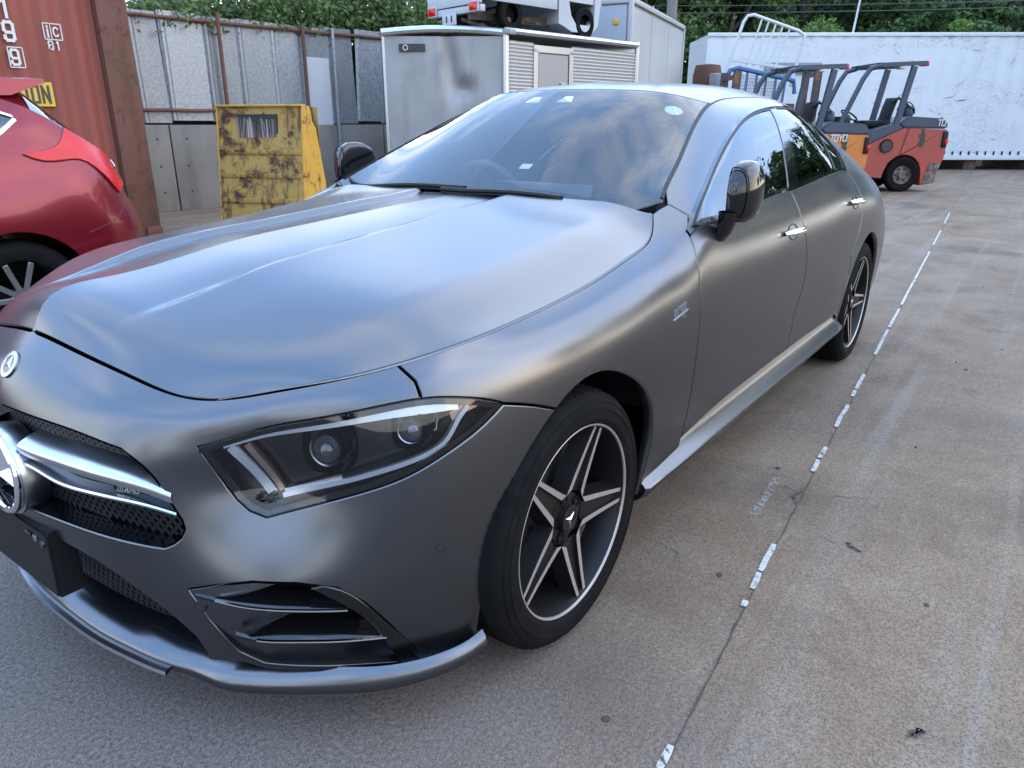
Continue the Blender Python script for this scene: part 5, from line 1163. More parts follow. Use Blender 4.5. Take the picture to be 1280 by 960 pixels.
# seams: bumper joint, rear door edge, haunch crease reads from the loft
for pts in ([(.66, .862), (.64, .80), (.58, .72), (.50, .68), (.37, .64)], [(-.05, 1.05), (-.22, .95), (-.33, .80), (-.40, .62), (-.46, .45)], [(-1.05, 1.0), (-1.03, .8), (-1.02, .5), (-1.0, .3)]):
    trim2('panel_seam', sm(q2(pts), 18), -.002, .002, -.0015, M_blk, .002)
# roof, hatch glass, spoiler, windscreen, bonnet
e2 = lambda u, v=1.0: b2.ev(A([[u, v]]))[0]
def ed2(u0, u1, n=12): u = np.linspace(u0, u1, n); return b2.ev(np.stack([u, np.ones(n)], 1))
uH, uR, uW, uB = inv2(.10, 1.25, 1.25)[0], 0, 0, 0
uH = 1.22; uWt = 2.75; uWb = 3.62; uc = .62
hs_ = Coons([e2(0), (.62, 0, 1.14), (.45, 0, 1.30), (.30, 0, 1.44)], ed2(uc, uH), ed2(0, uc, 7), [(.30, 0, 1.44), (.28, .35, 1.43), e2(uH)]); hs_.flip = hs_.nrm(A([[.5, .5]]))[0][0] < 0
panel('tailgate_glass', hs_, SQ, M_gside, hb, 'join', step=.06, nogroove=cmid)
rs_ = Coons([(.30, 0, 1.44), (-.1, 0, 1.475), (-.6, 0, 1.484), (-1.1, 0, 1.475), (-1.5, 0, 1.43)], ed2(uH, uWt), [(.30, 0, 1.44), (.28, .35, 1.43), e2(uH)], [(-1.5, 0, 1.43), (-1.53, .35, 1.42), e2(uWt)]); rs_.flip = rs_.nrm(A([[.5, .5]]))[0][2] < 0
panel('roof', rs_, SQ, M_red, hb, 'join', step=.06, nogroove=cmid)
ws2 = Coons([(-1.5, 0, 1.43), (-1.95, 0, 1.23), (-2.45, 0, 1.0)], ed2(uWt, uWb), [(-1.5, 0, 1.43), (-1.53, .35, 1.42), e2(uWt)], [(-2.45, 0, 1.0), (-2.4, .4, 1.0), e2(uWb)]); ws2.flip = ws2.nrm(A([[.5, .5]]))[0][2] < 0
panel('windscreen', ws2, SQ, M_gws, hb, 'join', step=.08, nogroove=cmid)
hd2 = Coons([(-2.45, 0, 1.0), (-2.9, 0, .95), (-3.25, 0, .88), e2(U2)], ed2(uWb, U2-.6), [(-2.45, 0, 1.0), (-2.4, .4, 1.0), e2(uWb)], ed2(U2, U2-.6, 7)); hd2.flip = hd2.nrm(A([[.5, .5]]))[0][2] < 0
panel('bonnet', hd2, SQ, M_red, hb, 'join', step=.08, nogroove=cmid)
sp = MB(); ys = np.linspace(-.60, .60, 17)
rows = [[(.02-.02*(abs(y)/.6)**2, y, 1.462-.02*(abs(y)/.6)**2) for y in ys], [(.22, y*1.03, 1.474-.025*(abs(y)/.6)**2) for y in ys], [(.42-.05*(abs(y)/.6)**2, y*1.05, 1.478-.03*(abs(y)/.6)**2) for y in ys], [(.425-.05*(abs(y)/.6)**2, y*1.05, 1.462-.03*(abs(y)/.6)**2) for y in ys], [(.34-.05*(abs(y)/.6)**2, y*1.04, 1.43-.03*(abs(y)/.6)**2) for y in ys], [(.20, y*1.04, 1.385-.02*(abs(y)/.6)**2) for y in ys], [(.05, y*1.04, 1.36) for y in ys]]
for r in rows: pass
sp.sheet(rows); n_ = len(ys)
for j in (0, n_-1): sp.add([r[j] for r in rows], [tuple(range(len(rows)))])
sp.build('roof_spoiler', M_red, hb, sharp=50)
MB().box((-1.3, 0, .26), (3.9, 1.35, .14)).build('underbody', M_plast, hb, smooth=False)
MB().box((-.9, 0, .80), (2.3, 1.36, .30), None, .05).build('cabin', M_int, hb)
for x in (0, -2.648):
    for s in (1, -1):
        w = MB(); w.lathe([(.385, .50*s), (.375, .86*s)], 24, 'y', (x, 0, .315), R_(-20), R_(200)); w.build('wheel_arch_liner', M_plast, hb)
        r = MB(); r.lathe([(.21, .09), (.205, .03), (.20, -.08)], 40, 'y'); r.lathe([(0, .055), (.06, .06), (.07, .03)], 24, 'y')
        wl = r.build('wheel', M_satin, hb); wl.location = (x, .775*s, .315); wl.rotation_euler = (0, 0, 0 if s > 0 else math.pi)
        t_ = MB(); t_.lathe([(.205, .085), (.215, .100), (.245, .1075), (.275, .104), (.297, .092), (.309, .075), (.314, .05), (.314, -.05), (.297, -.09), (.25, -.105), (.21, -.09)], 56, 'y'); t_.build('tyre', M_tyre, wl)
        for k in range(10):
            a = 2*math.pi*k/10; MB().bar((.05*math.cos(a), .062, .05*math.sin(a)), (.205*math.cos(a), .078, .205*math.sin(a)), .03, .02, .006, up=(0, 1, 0)).build('spoke', M_satin, wl)
# ================================================================ silver van box with a pressed side, a stripped kei truck on its roof
M_alu = conc_mat('dull_aluminium', (.20, .195, .19), (.26, .255, .245)); NT(M_alu).set('Metallic', .25); NT(M_alu).set('Roughness', .5); M_alu2 = mat('ribbed_aluminium', (.42, .40, .37), .45, .3); M_alum3 = mat('aluminium_trim', (.42, .42, .415), .35, .7)
va, vb, vc = A([-7.33, -7.14]), A([-8.44, -5.61]), A([-11.68, -5.05]); VZ = 2.6
van = empty('van_box_body', (*vb, 0), 0, 'dented silver aluminium van box with a ribbed side and small hatch', 'van body')
L2 = lambda p_, z: (p_[0]-vb[0], p_[1]-vb[1], z)
fdir = (vb-va)/np.linalg.norm(vb-va); fn_ = A([-fdir[1], fdir[0]]); fn_ = fn_ if fn_@(CAM[:2]-vb) > 0 else -fn_
sdir = (vc-vb)/np.linalg.norm(vc-vb); sn_ = A([-sdir[1], sdir[0]]); sn_ = sn_ if sn_@(CAM[:2]-vb) > 0 else -sn_
lf, ls = np.linalg.norm(vb-va), np.linalg.norm(vc-vb)
def fpt(s_, z, o=0.0): p_ = va+fdir*s_+fn_*o; return (p_[0]-vb[0], p_[1]-vb[1], z)
def spt(s_, z, o=0.0): p_ = vb+sdir*s_+sn_*o; return (p_[0]-vb[0], p_[1]-vb[1], z)
rows = []
for z in np.linspace(.15, VZ-.08, 30):
    r = []
    for s_ in np.linspace(.04, lf-.04, 40):
        d1 = -.10*math.exp(-((s_-1.00-.10*(2.5-z))/.10)**2)*math.exp(-((z-2.15)/.45)**2)+.05*math.exp(-((s_-.86)/.03)**2)*(1 if z > 1.5 else .3)*math.exp(-((z-2.2)/.35)**2)
        d2 = -.13*math.exp(-((s_-1.22)/.16)**2-((z-1.78)/.12)**2)+.05*math.exp(-((s_-1.12)/.05)**2-((z-1.80)/.09)**2)
        r.append(fpt(s_, z, d1+d2+.006*math.sin(9*s_+4*z)))
    rows.append(r)
MB().sheet(rows).build('dented_end_panel', M_alu, van, sharp=60)
MB().sheet([[fpt(s_, z) for s_ in (.0, .04)] for z in (.15, VZ-.05)]).build('end_edge', M_alum3, van)
# ribbed side: horizontal pressings round a hatch
def ribs(s0, s1, z0, z1, bend=False):
    n = int((z1-z0)/.052); rows = []
    for k in range(n*4+1):
        z = z0+(z1-z0)*k/(n*4); d = .014*math.sin(2*math.pi*k/4)
        rows.append([spt(s_, z, d+(.035*math.exp(-((s_-.13)/.09)**2) if bend else 0)) for s_ in np.linspace(s0, s1, 14)])
    MB().sheet(rows).build('ribbed_side_panel', M_alu2, van, sharp=60)
ribs(.05, .62, .15, 2.47, True); ribs(1.52, ls-.03, .15, 2.47); ribs(.62, 1.52, .15, 1.35)
b = MB(); 
for s0, s1, z0, z1 in ((.60, .70, 1.35, 2.38), (1.44, 1.54, 1.35, 2.38), (.60, 1.54, 2.34, 2.44)):
    q = [spt(s0, z0, .02), spt(s1, z0, .02), spt(s1, z1, .02), spt(s0, z1, .02)]; b.add(q+[tuple(np.array(p_)-np.array([*sn_*.05, 0])) for p_ in q], [(0, 1, 2, 3), (0, 4, 5, 1), (1, 5, 6, 2), (2, 6, 7, 3), (3, 7, 4, 0)])
b.build('hatch_frame', M_alum3, van, smooth=False)
hatch = MB().sheet([[spt(s_, z, .008) for s_ in (.72, 1.42)] for z in (1.35, 2.32)]).build('hatch_door', mat('hatch_grey', (.24, .23, .215), .5, .3), van, smooth=False)
MB().box(spt(1.30, 1.88, .03), (.16, .05, .05), None, .01).build('latch', M_alum3, hatch)
MB().tube([spt(-.0, VZ, .0), spt(ls, VZ, 0)], .05, 8).build('roof_rail', M_alum3, van)
MB().tube([fpt(k, VZ+.02-.05*((k-lf/2)/(lf/2))**2, .0) for k in np.linspace(0, lf, 9)], .055, 8).build('roof_rail', M_alum3, van)
MB().tube([spt(0, .1, 0), spt(0, VZ, 0)], .055, 8).build('corner_rail', M_alum3, van)
MB().tube([spt(ls, .1, 0), spt(ls, VZ+.06, 0)], .045, 8).build('corner_rail', M_alum3, van)
q = [fpt(0, VZ), spt(0, VZ), spt(ls, VZ), (spt(ls, VZ)[0]+fpt(0, VZ)[0], spt(ls, VZ)[1]+fpt(0, VZ)[1], VZ)]; MB().add([*q, *[(x, y, .12) for x, y, z in q]], [(0, 1, 2, 3), (7, 6, 5, 4), (2, 6, 7, 3), (3, 7, 4, 0)]).build('roof', M_alum3, van, smooth=False)
MB().box(spt(.02, VZ-.02, .05), (.16, .16, .08), None, .02).build('corner_bracket', M_alu, van)
# faint maker plate: dark mark with pale strokes
pl = MB(); pA, pB = A(fpt(.26, 2.36, .02)), A(fpt(.66, 2.36, .02)); ux = Vector(pB-pA).normalized(); pl.bar(pA, pB, .11, .01, up=(*fn_, 0)); pl.build('dark_sticker', M_blk, van, smooth=False)
rg_ = MB(); rc_ = Vector(pA)+ux*.10+Vector((*fn_*.012, 0)); rg_.tube([rc_+ux*.034*math.cos(k)+Vector((0, 0, .036*math.sin(k))) for k in np.linspace(0, 2*math.pi, 21)[:-1]], .008, 6, True); rg_.build('sticker_ring', M_white, van)
# --- kei truck wreck
M_kwhite = rust_paint('chalky_white', (.36, .375, .385), (.09, .04, .02), .70, 2.0, .5); M_under = rust_paint('underbody_rust', (.045, .040, .038), (.09, .04, .02), .52, 5, .85)
kt = empty('mini_truck_wreck', (*((va+vb)/2+sdir*.10), VZ), math.atan2(sdir[1], sdir[0]), 'stripped white mini truck with red tail lights, stacked on the silver van box', 'truck')
# local x away along the van, y to the left: rear face at x=.1, width along -y..y
kw = .62
MB().box((.12, 0, .44), (.05, 2*kw, .20), None, .01).build('tail_board', M_kwhite, kt); MB().box((.16, 0, .28), (.10, 2*kw, .10), None, .02).build('rear_beam', M_kwhite, kt)
for s in (1, -1):
    MB().box((.085, s*.49, .305), (.03, .17, .115), None, .01).build('tail_light', M_lamp, kt); MB().box((.095, s*.49, .305), (.03, .21, .15), None, .012).build('tail_light_frame', M_kwhite, kt)
pl = MB().box((.09, .08, .175), (.012, .33, .165), None, .01).build('plate_holder', M_kwhite, kt)
for s in (.06, -.06): MB().box((.082, .08+s, .175), (.012, .03, .09), None, .012).build('slot', M_blk, pl)
for s in (1, -1): MB().bar((.15, s*.32, .20), (2.6, s*.32, .24), .07, .11).build('chassis_rail', M_under, kt)
for x in (.6, 1.1, 1.9): MB().bar((x, -.36, .22), (x, .36, .22), .06, .07).build('cross_member', M_under, kt)
MB().tube([(.75, -.55, .16), (.75, .55, .16)], .05, 8).build('rear_axle', M_under, kt); MB().lathe([(0, -.09), (.10, -.06), (.13, 0), (.10, .06), (0, .09)], 14, 'y', (.75, 0, .16)).build('differential', M_under, kt)
for x, s in ((.75, 1), (.75, -1), (2.45, -1), (2.45, 1)):
    w = MB(); w.lathe([(.13, .06), (.16, .07), (.22, .07), (.245, .05), (.25, 0), (.245, -.05), (.22, -.07), (.13, -.06)], 28, 'y', (x, s*.56, .25)); w.lathe([(0, .05), (.13, .03)], 20, 'y', (x, s*.56, .25)); w.build('wheel', M_tyre, kt)
for k in range(9): 
    a = A([rng.uniform(.3, 2.2), rng.uniform(-.5, .5), rng.uniform(.08, .3)]); MB().tube([a, a+rng.normal(0, .22, 3)*[1, 1, .3], a+rng.normal(0, .3, 3)*[1, 1, .3]], rng.uniform(.012, .04), 6).build('hanging_pipe', M_under, kt)
MB().box((.95, 0, .56), (1.6, 2*kw, .10), None, .01).build('load_bed', M_kwhite, kt)
for s in (1, -1): MB().box((.95, s*kw, .52), (1.6, .03, .26), None, .01).build('bed_side', M_kwhite, kt)
cabm = MB(); cabm.prism([(1.80, .20), (1.95, .16), (2.12, .10), (2.62, .10), (2.78, .22), (2.85, .60), (2.70, .66), (2.68, .34), (2.55, .22), (2.22, .22), (2.10, .34), (2.02, .62), (2.0, 1.30), (1.80, 1.30)], 1.24, Matrix(((1, 0, 0), (0, 0, 1), (0, -1, 0))).transposed(), (0, .62, 0)); cabm.build('cab', M_kwhite, kt, smooth=False)
MB().prism([(1.78, .55), (2.9, .55), (2.7, 1.35), (1.78, 1.38)], 1.18, Matrix(((1, 0, 0), (0, 0, 1), (0, -1, 0))).transposed(), (0, .59, 0)).build('cab_upper', M_kwhite, kt, smooth=False)
# ================================================================ white box body behind
wb_ = empty('white_box_body', (-11.98, -5.37, 0), math.atan2(-.96, -4.46), 'plain white van box body standing behind the silver one', 'van body')
M_wbox = rust_paint('white_box_paint', (.36, .355, .34), (.14, .08, .045), .74, 1.4, .5)
WL, WW, WH = 4.55, 1.9, 3.40
MB().box((WL/2, WW/2, (WH+.3)/2), (WL-.02, WW-.02, WH-.3)).build('box_core', M_wbox, wb_, smooth=False)
for i in range(3): MB().box((WL*(i+.5)/3, -.004, 1.85), (WL/3-.03, .02, WH-.5), None, .004).build('side_panel', M_wbox, wb_, smooth=False)
for x in (0, WL): MB().box((x, 0, 1.85), (.09, .09, WH-.28), None, .02).build('corner_post', M_wbox, wb_)
MB().box((WL/2, 0, WH), (WL, .10, .10), None, .03).build('top_rail', M_wbox, wb_); MB().box((0, WW/2, WH), (.10, WW, .10), None, .03).build('top_rail', M_wbox, wb_)
MB().box((-.012, WW/2, 1.85), (.02, WW-.15, WH-.45), None, .004).build('end_panel', mat('shaded_white_panel', (.30, .335, .36), .5), wb_, smooth=False)  # white end face, its bluish shade painted into the colour
MB().box((-.03, .28, 3.05), (.03, .10, .10), None, .02).build('marker_lamp', mat('amber_lens', (.55, .30, .02), .2), wb_)
# ================================================================ long pale container at the end of the yard
tA, tB = A([-19.7, -7.07]), A([-24.7, -.07]); td = (tB-tA)/np.linalg.norm(tB-tA)
tr_ = empty('long_container', (*tA, 0), math.atan2(td[1], td[0]), 'long pale blue-white container with scratched and torn paint, beyond the forklifts', 'container')
def torn():
    m = mat('scratched_pale_paint', (.48, .55, .60), .6); t = NT(m); g = t.pos()
    w = t.noise(1.1, 5, .6, t.pos((.55, 1, 1.5)), 1.2); l = t.noise(2.6, 3, .55, t.pos((.8, 1, 2.6)), 2.0)
    ln = t.math('ABSOLUTE', t.math('SUBTRACT', l, .5)); f = t.math('MULTIPLY', t.rng(ln, .0, .014, 1, 0), t.rng(w, .50, .60))
    c = t.mix(t.rng(t.noise(.7, 6, .6, g), .3, .7), (.42, .44, .445), (.48, .495, .49)); c = t.mix(f, c, (.085, .062, .05)); t.set('Base Color', c)
    t.bump(t.noise(3, 6, .6, g), .35, .05); return m
M_torn = torn()
TL_, TH, TZ0 = 14.0, 3.60, .34
cor = []; x = 0.0
while x < TL_: cor += [(x, 0), (x+.06, .018), (x+.30, .018), (x+.36, 0)]; x += .48
MB().sheet([[(x, -.0-y, z) for x, y in cor] for z in np.linspace(TZ0+.1, TH-.08, 6)]).build('side_skin', M_torn, tr_, sharp=20)
b = MB(); b.box((TL_/2, 1.2, (TH+TZ0)/2), (TL_-.02, 2.3, TH-TZ0-.05)); b.build('box_core', M_torn, tr_, smooth=False)
MB().box((TL_/2, .0, TH-.03), (TL_, .10, .10), None, .02).build('top_rail', M_torn, tr_); MB().box((TL_/2, -.02, TZ0+.02), (TL_, .12, .16), None, .02).build('bottom_rail', M_torn, tr_)
for k in range(60): MB().box((.2+k*.235, -.085, TZ0+.13), (.05, .012, .10)).build('rail_hook', M_plast, tr_, smooth=False) if k < 60 else None
MB().box((2.42, -.06, 2.72), (1.55, .06, .28), None, .01).build('vent_grille', mat('vent_grey', (.16, .17, .18), .5), tr_)
for x, z, w, h in ((12.35, 2.05, .16, .13), (13.0, 1.62, .40, .16), (10.6, 2.5, .10, .05)):
    m_ = MB(); m_.prism([(w*rng.uniform(.3, .6)*math.cos(q), h*rng.uniform(.35, .6)*math.sin(q)) for q in np.linspace(0, 2*math.pi, 12)[:-1]], .006, Matrix(((1, 0, 0), (0, 0, 1), (0, -1, 0))).transposed(), (x-1.6, -.030, z)); m_.build('torn_patch', M_rustpipe, tr_, smooth=False)
for k in range(46):
    x, z = rng.uniform(4.6, 13.5), rng.uniform(.9, 3.3); a = rng.normal(0, .5)+(1.3 if rng.random() < .25 else 0); l_ = rng.uniform(.08, .42); n = 6; u_ = np.linspace(0, l_, n); wv = np.cumsum(rng.normal(0, .012, n)); p0_ = [(x+math.cos(a)*t-math.sin(a)*w, z+math.sin(a)*t+math.cos(a)*w) for t, w in zip(u_, wv)]
    e = rng.uniform(.004, .012)*np.sin(np.linspace(.2, 2.9, n)); MB().sheet([[(q[0], -.024, q[1]+k_*s) for q, k_ in zip(p0_, e)] for s in (-1, 1)]).build('scratch', M_contpost if k % 3 else M_blk, tr_, smooth=False)
for x in np.linspace(.6, TL_-.6, 8): MB().box((x, 1.2, .15), (.35, 2.2, .30), None, .02).build('support_block', M_under, tr_)
# ================================================================ blue truck bed with white rail frame
M_blue = rust_paint('blue_truck_paint', (.022, .085, .20), (.05, .03, .02), .68, 3, .5); M_rail = mat('white_rail_paint', (.40, .415, .42), .45)
M_mesh = mat('brown_mesh', (.14, .10, .07), .7)
tb = empty('tipped_truck_bed', (-15.84, -5.01, 0), math.atan2(1.33, -1.03), 'blue truck bed with a tall white tubular guard frame, behind the forklifts', 'truck bed')
# local x right in picture, y away
def TBq(x, z): return (x, .0, z)
tube_ = [(0.02, 2.18), (.10, 2.55), (.34, 3.38), (.42, 3.50), (.56, 3.52), (1.60, 3.20), (1.72, 3.12), (1.74, 3.0), (1.58, 2.30), (1.56, 2.05)]
MB().tube([(x, 0, z) for x, z in tube_], .035, 8).build('guard_frame', M_rail, tb)
for k in range(5):
    f = .18+.155*k; xt = .56+1.04*(f); zt = 3.52-.32*f; xb = xt-.25; zb = 2.52-.13*f
    MB().tube([(xt, 0, zt), (xb, 0, zb)], .020, 6).build('guard_bar', M_rail, tb)
MB().bar((.12, 0, 2.62), (1.66, 0, 2.42), .06, .06).build('guard_rail', M_rail, tb)
MB().tube([(-.02, -.05, 1.7), (.02, -.05, 2.15), (.14, -.05, 2.40), (.30, -.05, 2.44), (1.60, -.05, 2.18), (1.64, -.05, 1.9)], .05, 8).build('bed_hoop', M_blue, tb)
for i in range(6):
    x = .28+i*.22; MB().bar((x, -.03, 1.60), (x+.03, -.03, 2.40-.05*i*.8), .035, .04).build('bed_post', M_blue, tb)
for i in range(5):
    b = MB(); x0 = .32+i*.22
    for k in range(5): b.bar((x0+k*.038, -.02, 1.75), (x0+k*.038+.02, -.02, 2.32-.045*i), .008, .008)
    for k in range(9): b.bar((x0, -.02, 1.75+k*.068), (x0+.17, -.02, 1.75+k*.068-.01), .008, .008)
    b.build('mesh_panel', M_mesh, tb, smooth=False)
MB().box((.85, .55, 1.55), (1.7, 1.1, .30), None, .03).build('bed_floor', M_under, tb); MB().box((.85, .6, .9), (1.5, .9, 1.2), None, .05).build('undercarriage', M_under, tb)
MB().bar((.05, -.04, 1.62), (1.62, -.04, 1.45), .08, .14).build('bed_edge', M_blue, tb)
# ================================================================ forklifts
def forklift(loc, ang, body, label, name_txt, txt_at):
    o = empty('forklift', loc, ang, label, 'forklift', 'forklifts at the end of the yard')
    M_b = body; M_n = M_navy
    # local x towards its rear (right in the picture), y away from camera, rear wheel at x=0; visible flank at y=0
    Wd = 1.10
    MX = Matrix(((1, 0, 0), (0, 0, 1), (0, -1, 0))).transposed()
    def pr(poly, w, y0, name, m_, bev=.02, par=o):
        b = MB(); b.prism(poly, w, MX, (0, y0+w, 0)); ob = b.build(name, m_, par, smooth=False)
        if bev: 
            bm = bmesh.new(); bm.from_mesh(ob.data); bmesh.ops.bevel(bm, geom=[e for e in bm.edges], offset=bev, segments=2, affect='EDGES', clamp_overlap=True); bm.to_mesh(ob.data); bm.free(); ob.data.shade_smooth(); ob.data.set_sharp_from_angle(angle=R_(40))
        return ob
    arc_ = [(.37*math.cos(R_(a)), .33+.37*math.sin(R_(a))) for a in np.linspace(-8, 168, 12)]
    cw = pr([(.40, .12), (.66, .16), (.70, .42), (.78, .62), (.80, 1.05), (.74, 1.16), (.10, 1.18), (.0, 1.18), (-.10, .70)]+arc_[::-1][2:-1], Wd, 0, 'counterweight', M_b, .03)
    pr([(-.10, 1.18), (-.80, .86), (-.84, .30), (-.40, .26), (-.36, .42)]+arc_[::-1][:4]+[(-.10, .71), (.0, 1.18)], Wd-.04, .02, 'engine_cover', M_b, .02)
    pr([(-.10, 1.19), (.76, 1.17), (.80, 1.22), (.70, 1.36), (-.02, 1.40), (-.22, 1.26)], Wd-.06, .03, 'top_cover', M_n, .03)
    pr([(-.80, .87), (-.10, 1.19), (-.24, 1.27), (-.50, 1.20), (-.78, 1.12)], Wd-.08, .04, 'seat_deck', M_n, .01)
    pr([(-.84, .30), (-1.7, .30), (-1.7, .52), (-1.25, .55), (-.90, .84), (-.80, .84)], Wd-.06, .03, 'front_frame', M_b, .01)
    pr([(.42, .13), (.66, .17), (.70, .42), (.74, .52), (.52, .56)], .02, -.012, 'scuffed_corner', M_scuff, 0)
    MB().lathe([(0, -.014), (.10, -.014), (.105, .01)], 20, 'y', (-.40, 0, .86)).build('filler_hole', M_blk, o)
    MB().lathe([(.105, -.012), (.125, -.016), (.13, .005)], 20, 'y', (-.40, 0, .86)).build('filler_ring', M_plast, o)
    MB().box((.73, .02, .98), (.10, .10, .30), None, .02).build('tail_lamp', M_plast, o); MB().box((.76, .0, .94), (.06, .08, .10), None, .02).build('lamp_lens', M_lamp, o)
    MB().prism([(.06*(1+.5*math.sin(7*k))*math.cos(k), .16*(1+.4*math.sin(5*k))*math.sin(k)) for k in np.linspace(0, 6.2, 14)], .004, MX, (.28, -.002, 1.0)).build('scuff', M_blk, o, smooth=False)
    for x, r, yy in ((0, .325, .06), (0, .325, Wd-.06), (-1.45, .36, .02), (-1.45, .36, Wd-.02)):
        w = MB(); w.lathe([(r*.55, -.07), (r*.62, -.085), (r*.92, -.085), (r, -.06), (r, .06), (r*.92, .085), (r*.6, .08)], 36, 'y'); wl = w.build('wheel', M_tyre, o); wl.location = (x, yy, r)
        h = MB(); h.lathe([(r*.57, -.075), (r*.50, -.03), (r*.25, -.03), (r*.22, -.07), (0, -.07)], 28, 'y'); h.build('wheel_rim', M_scuff, wl)
        for k in range(6): a = 2*math.pi*k/6; MB().lathe([(0, -.05), (.016, -.05), (.018, -.02)], 8, 'y', (r*.36*math.cos(a), 0, r*.36*math.sin(a))).build('wheel_nut', M_plast, wl)
    for y in (.08, Wd-.08):
        MB().bar((-.24, y, 1.22), (-.06, y, 2.28), .07, .10).build('guard_rear_post', M_n, o)
        MB().tube([(-1.55, y, .75), (-1.30, y, 1.35), (-1.02, y, 2.05), (-.90, y, 2.24), (-.70, y, 2.30)], .05, 8).build('guard_front_post', M_n, o)
        MB().bar((-.80, y, 2.30), (.16, y, 2.34), .07, .075).build('guard_side_rail', M_n, o)
    for x in np.linspace(-.72, -.02, 6): MB().bar((x, .08, 2.33), (x, Wd-.08, 2.33), .04, .03).build('guard_slat', M_n, o)
    MB().box((.15, .14, 2.33), (.12, .16, .09), None, .02).build('rear_light', M_lamp if 'orange' in label else M_alum3, o); MB().box((.15, Wd-.16, 2.33), (.12, .16, .09), None, .02).build('rear_light', M_alum3, o)
    s_ = MB(); s_.box((-.48, .55, 1.27), (.52, .48, .12), None, .04); st_ = s_.build('seat', M_plast, o)
    b = MB(); rows = []
    for z, dx in ((1.30, 0), (1.45, .03), (1.62, .07), (1.74, .11)): rows.append([(-.24+dx+.05*math.cos(a), .55+.22*math.sin(a), z) for a in np.linspace(0, 2*math.pi, 17)])
    b.sheet(rows).build('backrest', M_plast, st_); MB().tube([(-.10, .35, 1.52), (-.02, .35, 1.66), (-.12, .35, 1.74), (-.25, .35, 1.66)], .025, 6).build('armrest', M_plast, st_)
    sw_ = MB(); c = Vector((-.98, .5, 1.42)); axx = Vector((.55, 0, .83)); a1 = Vector((0, 1, 0)); a2 = axx.cross(a1); sw_.tube([c+a1*.17*math.cos(k)+a2*.17*math.sin(k) for k in np.linspace(0, 2*math.pi, 25)[:-1]], .016, 6, True); sw_.tube([c, c-axx*.45], .025, 6); sw_.build('steering_wheel', M_plast, o)
    MB().box((-1.22, .55, 1.15), (.20, .9, .50), None, .04).build('dash_panel', M_plast, o)
    # gas bottle bracket and hoses on the top cover
    gb = MB(); gb.lathe([(0, 0), (.10, .0), (.115, .04), (.10, .16), (.06, .20), (0, .21)], 18, 'z', (.16, .45, 1.40)); gb.build('gas_valve', M_navy, o)
    for k in range(5): 
        a0 = rng.uniform(0, 3); MB().tube([(.18+.13*math.cos(a0+t), .45+.1*math.sin(a0+t), 1.42+.16*math.sin(t*1.1)+.03*k) for t in np.linspace(0, 2.6, 8)], .013, 6).build('hose', M_plast, o)
    for y in (.28, Wd-.28): MB().bar((-1.86, y, .12), (-1.80, y, 2.25), .10, .12).build('mast_rail', M_under, o)
    for z in (.4, 1.2, 2.15): MB().bar((-1.84, .28, z), (-1.84, Wd-.28, z), .06, .08).build('mast_cross', M_under, o)
    MB().box((-1.95, Wd/2, .45), (.06, .95, .45), None, .02).build('fork_carriage', M_under, o)
    for y in (.28, Wd-.28):
        MB().bar((-1.99, y, .08), (-3.0, y, .06), .12, .04).build('fork', M_under, o)
    letters(name_txt, txt_at, (1, 0, 0), (0, 0, 1), (0, -1, 0), .105, M_white, 'maker_name', o, slant=.1, gap=.12)
    return o
M_navy = rust_paint('navy_paint', (.018, .030, .048), (.016, .015, .014), .70, 4, .5); M_scuff = rust_paint('scuffed_steel', (.16, .14, .12), (.05, .03, .02), .45, 9, .7)
M_fred = rust_paint('forklift_red', (.27, .034, .018), (.06, .02, .012), .70, 2.2, .5); M_forg = rust_paint('forklift_orange', (.42, .125, .010), (.07, .03, .012), .72, 2.2, .5)
fa = math.atan2(.806, -.592)
forklift((-15.12, -.93, 0), fa+R_(3), M_fred, 'red-orange forklift with a dark blue guard frame, its rear wheel in the open', 'TO', (.55, .02, 1.23))
fo_ = forklift((-12.5, -1.70, 0), fa+R_(8), M_forg, 'bright orange forklift standing between the saloon and the red-orange one', 'TOYO', (-.02, -.012, 1.06))
fo_.scale = (.93, .93, .93)
# ================================================================ small yard clutter
M_wood = conc_mat('weathered_wood', (.20, .13, .09), (.28, .20, .15))
pile = empty('timber_pile', (-14.3, -5.0, 0), .6, 'stack of reddish-brown timber offcuts between the white box and the truck bed', 'timber')
for k in range(14): 
    y = rng.uniform(-.3, .3); z = .25+.12*k; MB().bar((-.6+rng.normal(0, .08), y, z), (.7+rng.normal(0, .1), y+rng.normal(0, .1), z+rng.normal(0, .03)), .16, .10, .01).build('plank', M_wood, pile)
drum = empty('rusty_tank', (-17.3, -6.0, 0), 0, 'upright rusty tank with a pale lid beyond the white box body', 'tank')
MB().lathe([(0, 0), (.34, 0), (.35, .05), (.35, 2.4), (.30, 2.62), (0, 2.66)], 24, 'z').build('tank_shell', M_rustpipe, drum); MB().box((.28, .42, 2.15), (.5, .3, .5), None, .03).build('tank_box', M_galv[1], drum)
pole = MB(); pole.lathe([(.15, 0), (.13, 9), (.10, 10)], 16, 'z'); pl = pole.build('utility_pole', M_conc); pl.location = (-19.5, -8.1, 0); tag(pl, 'grey concrete utility pole rising behind the white box body', 'pole')
mast_ = MB(); mast_.tube([(0, 0, 3.55), (.06, .1, 4.6), (.16, .3, 6.4)], [.03, .025, .015], 6); mm = mast_.build('antenna_mast', M_rail); mm.location = (-22.6, -4.0, 0); tag(mm, 'thin pale leaning pole standing on the long container', 'pole')
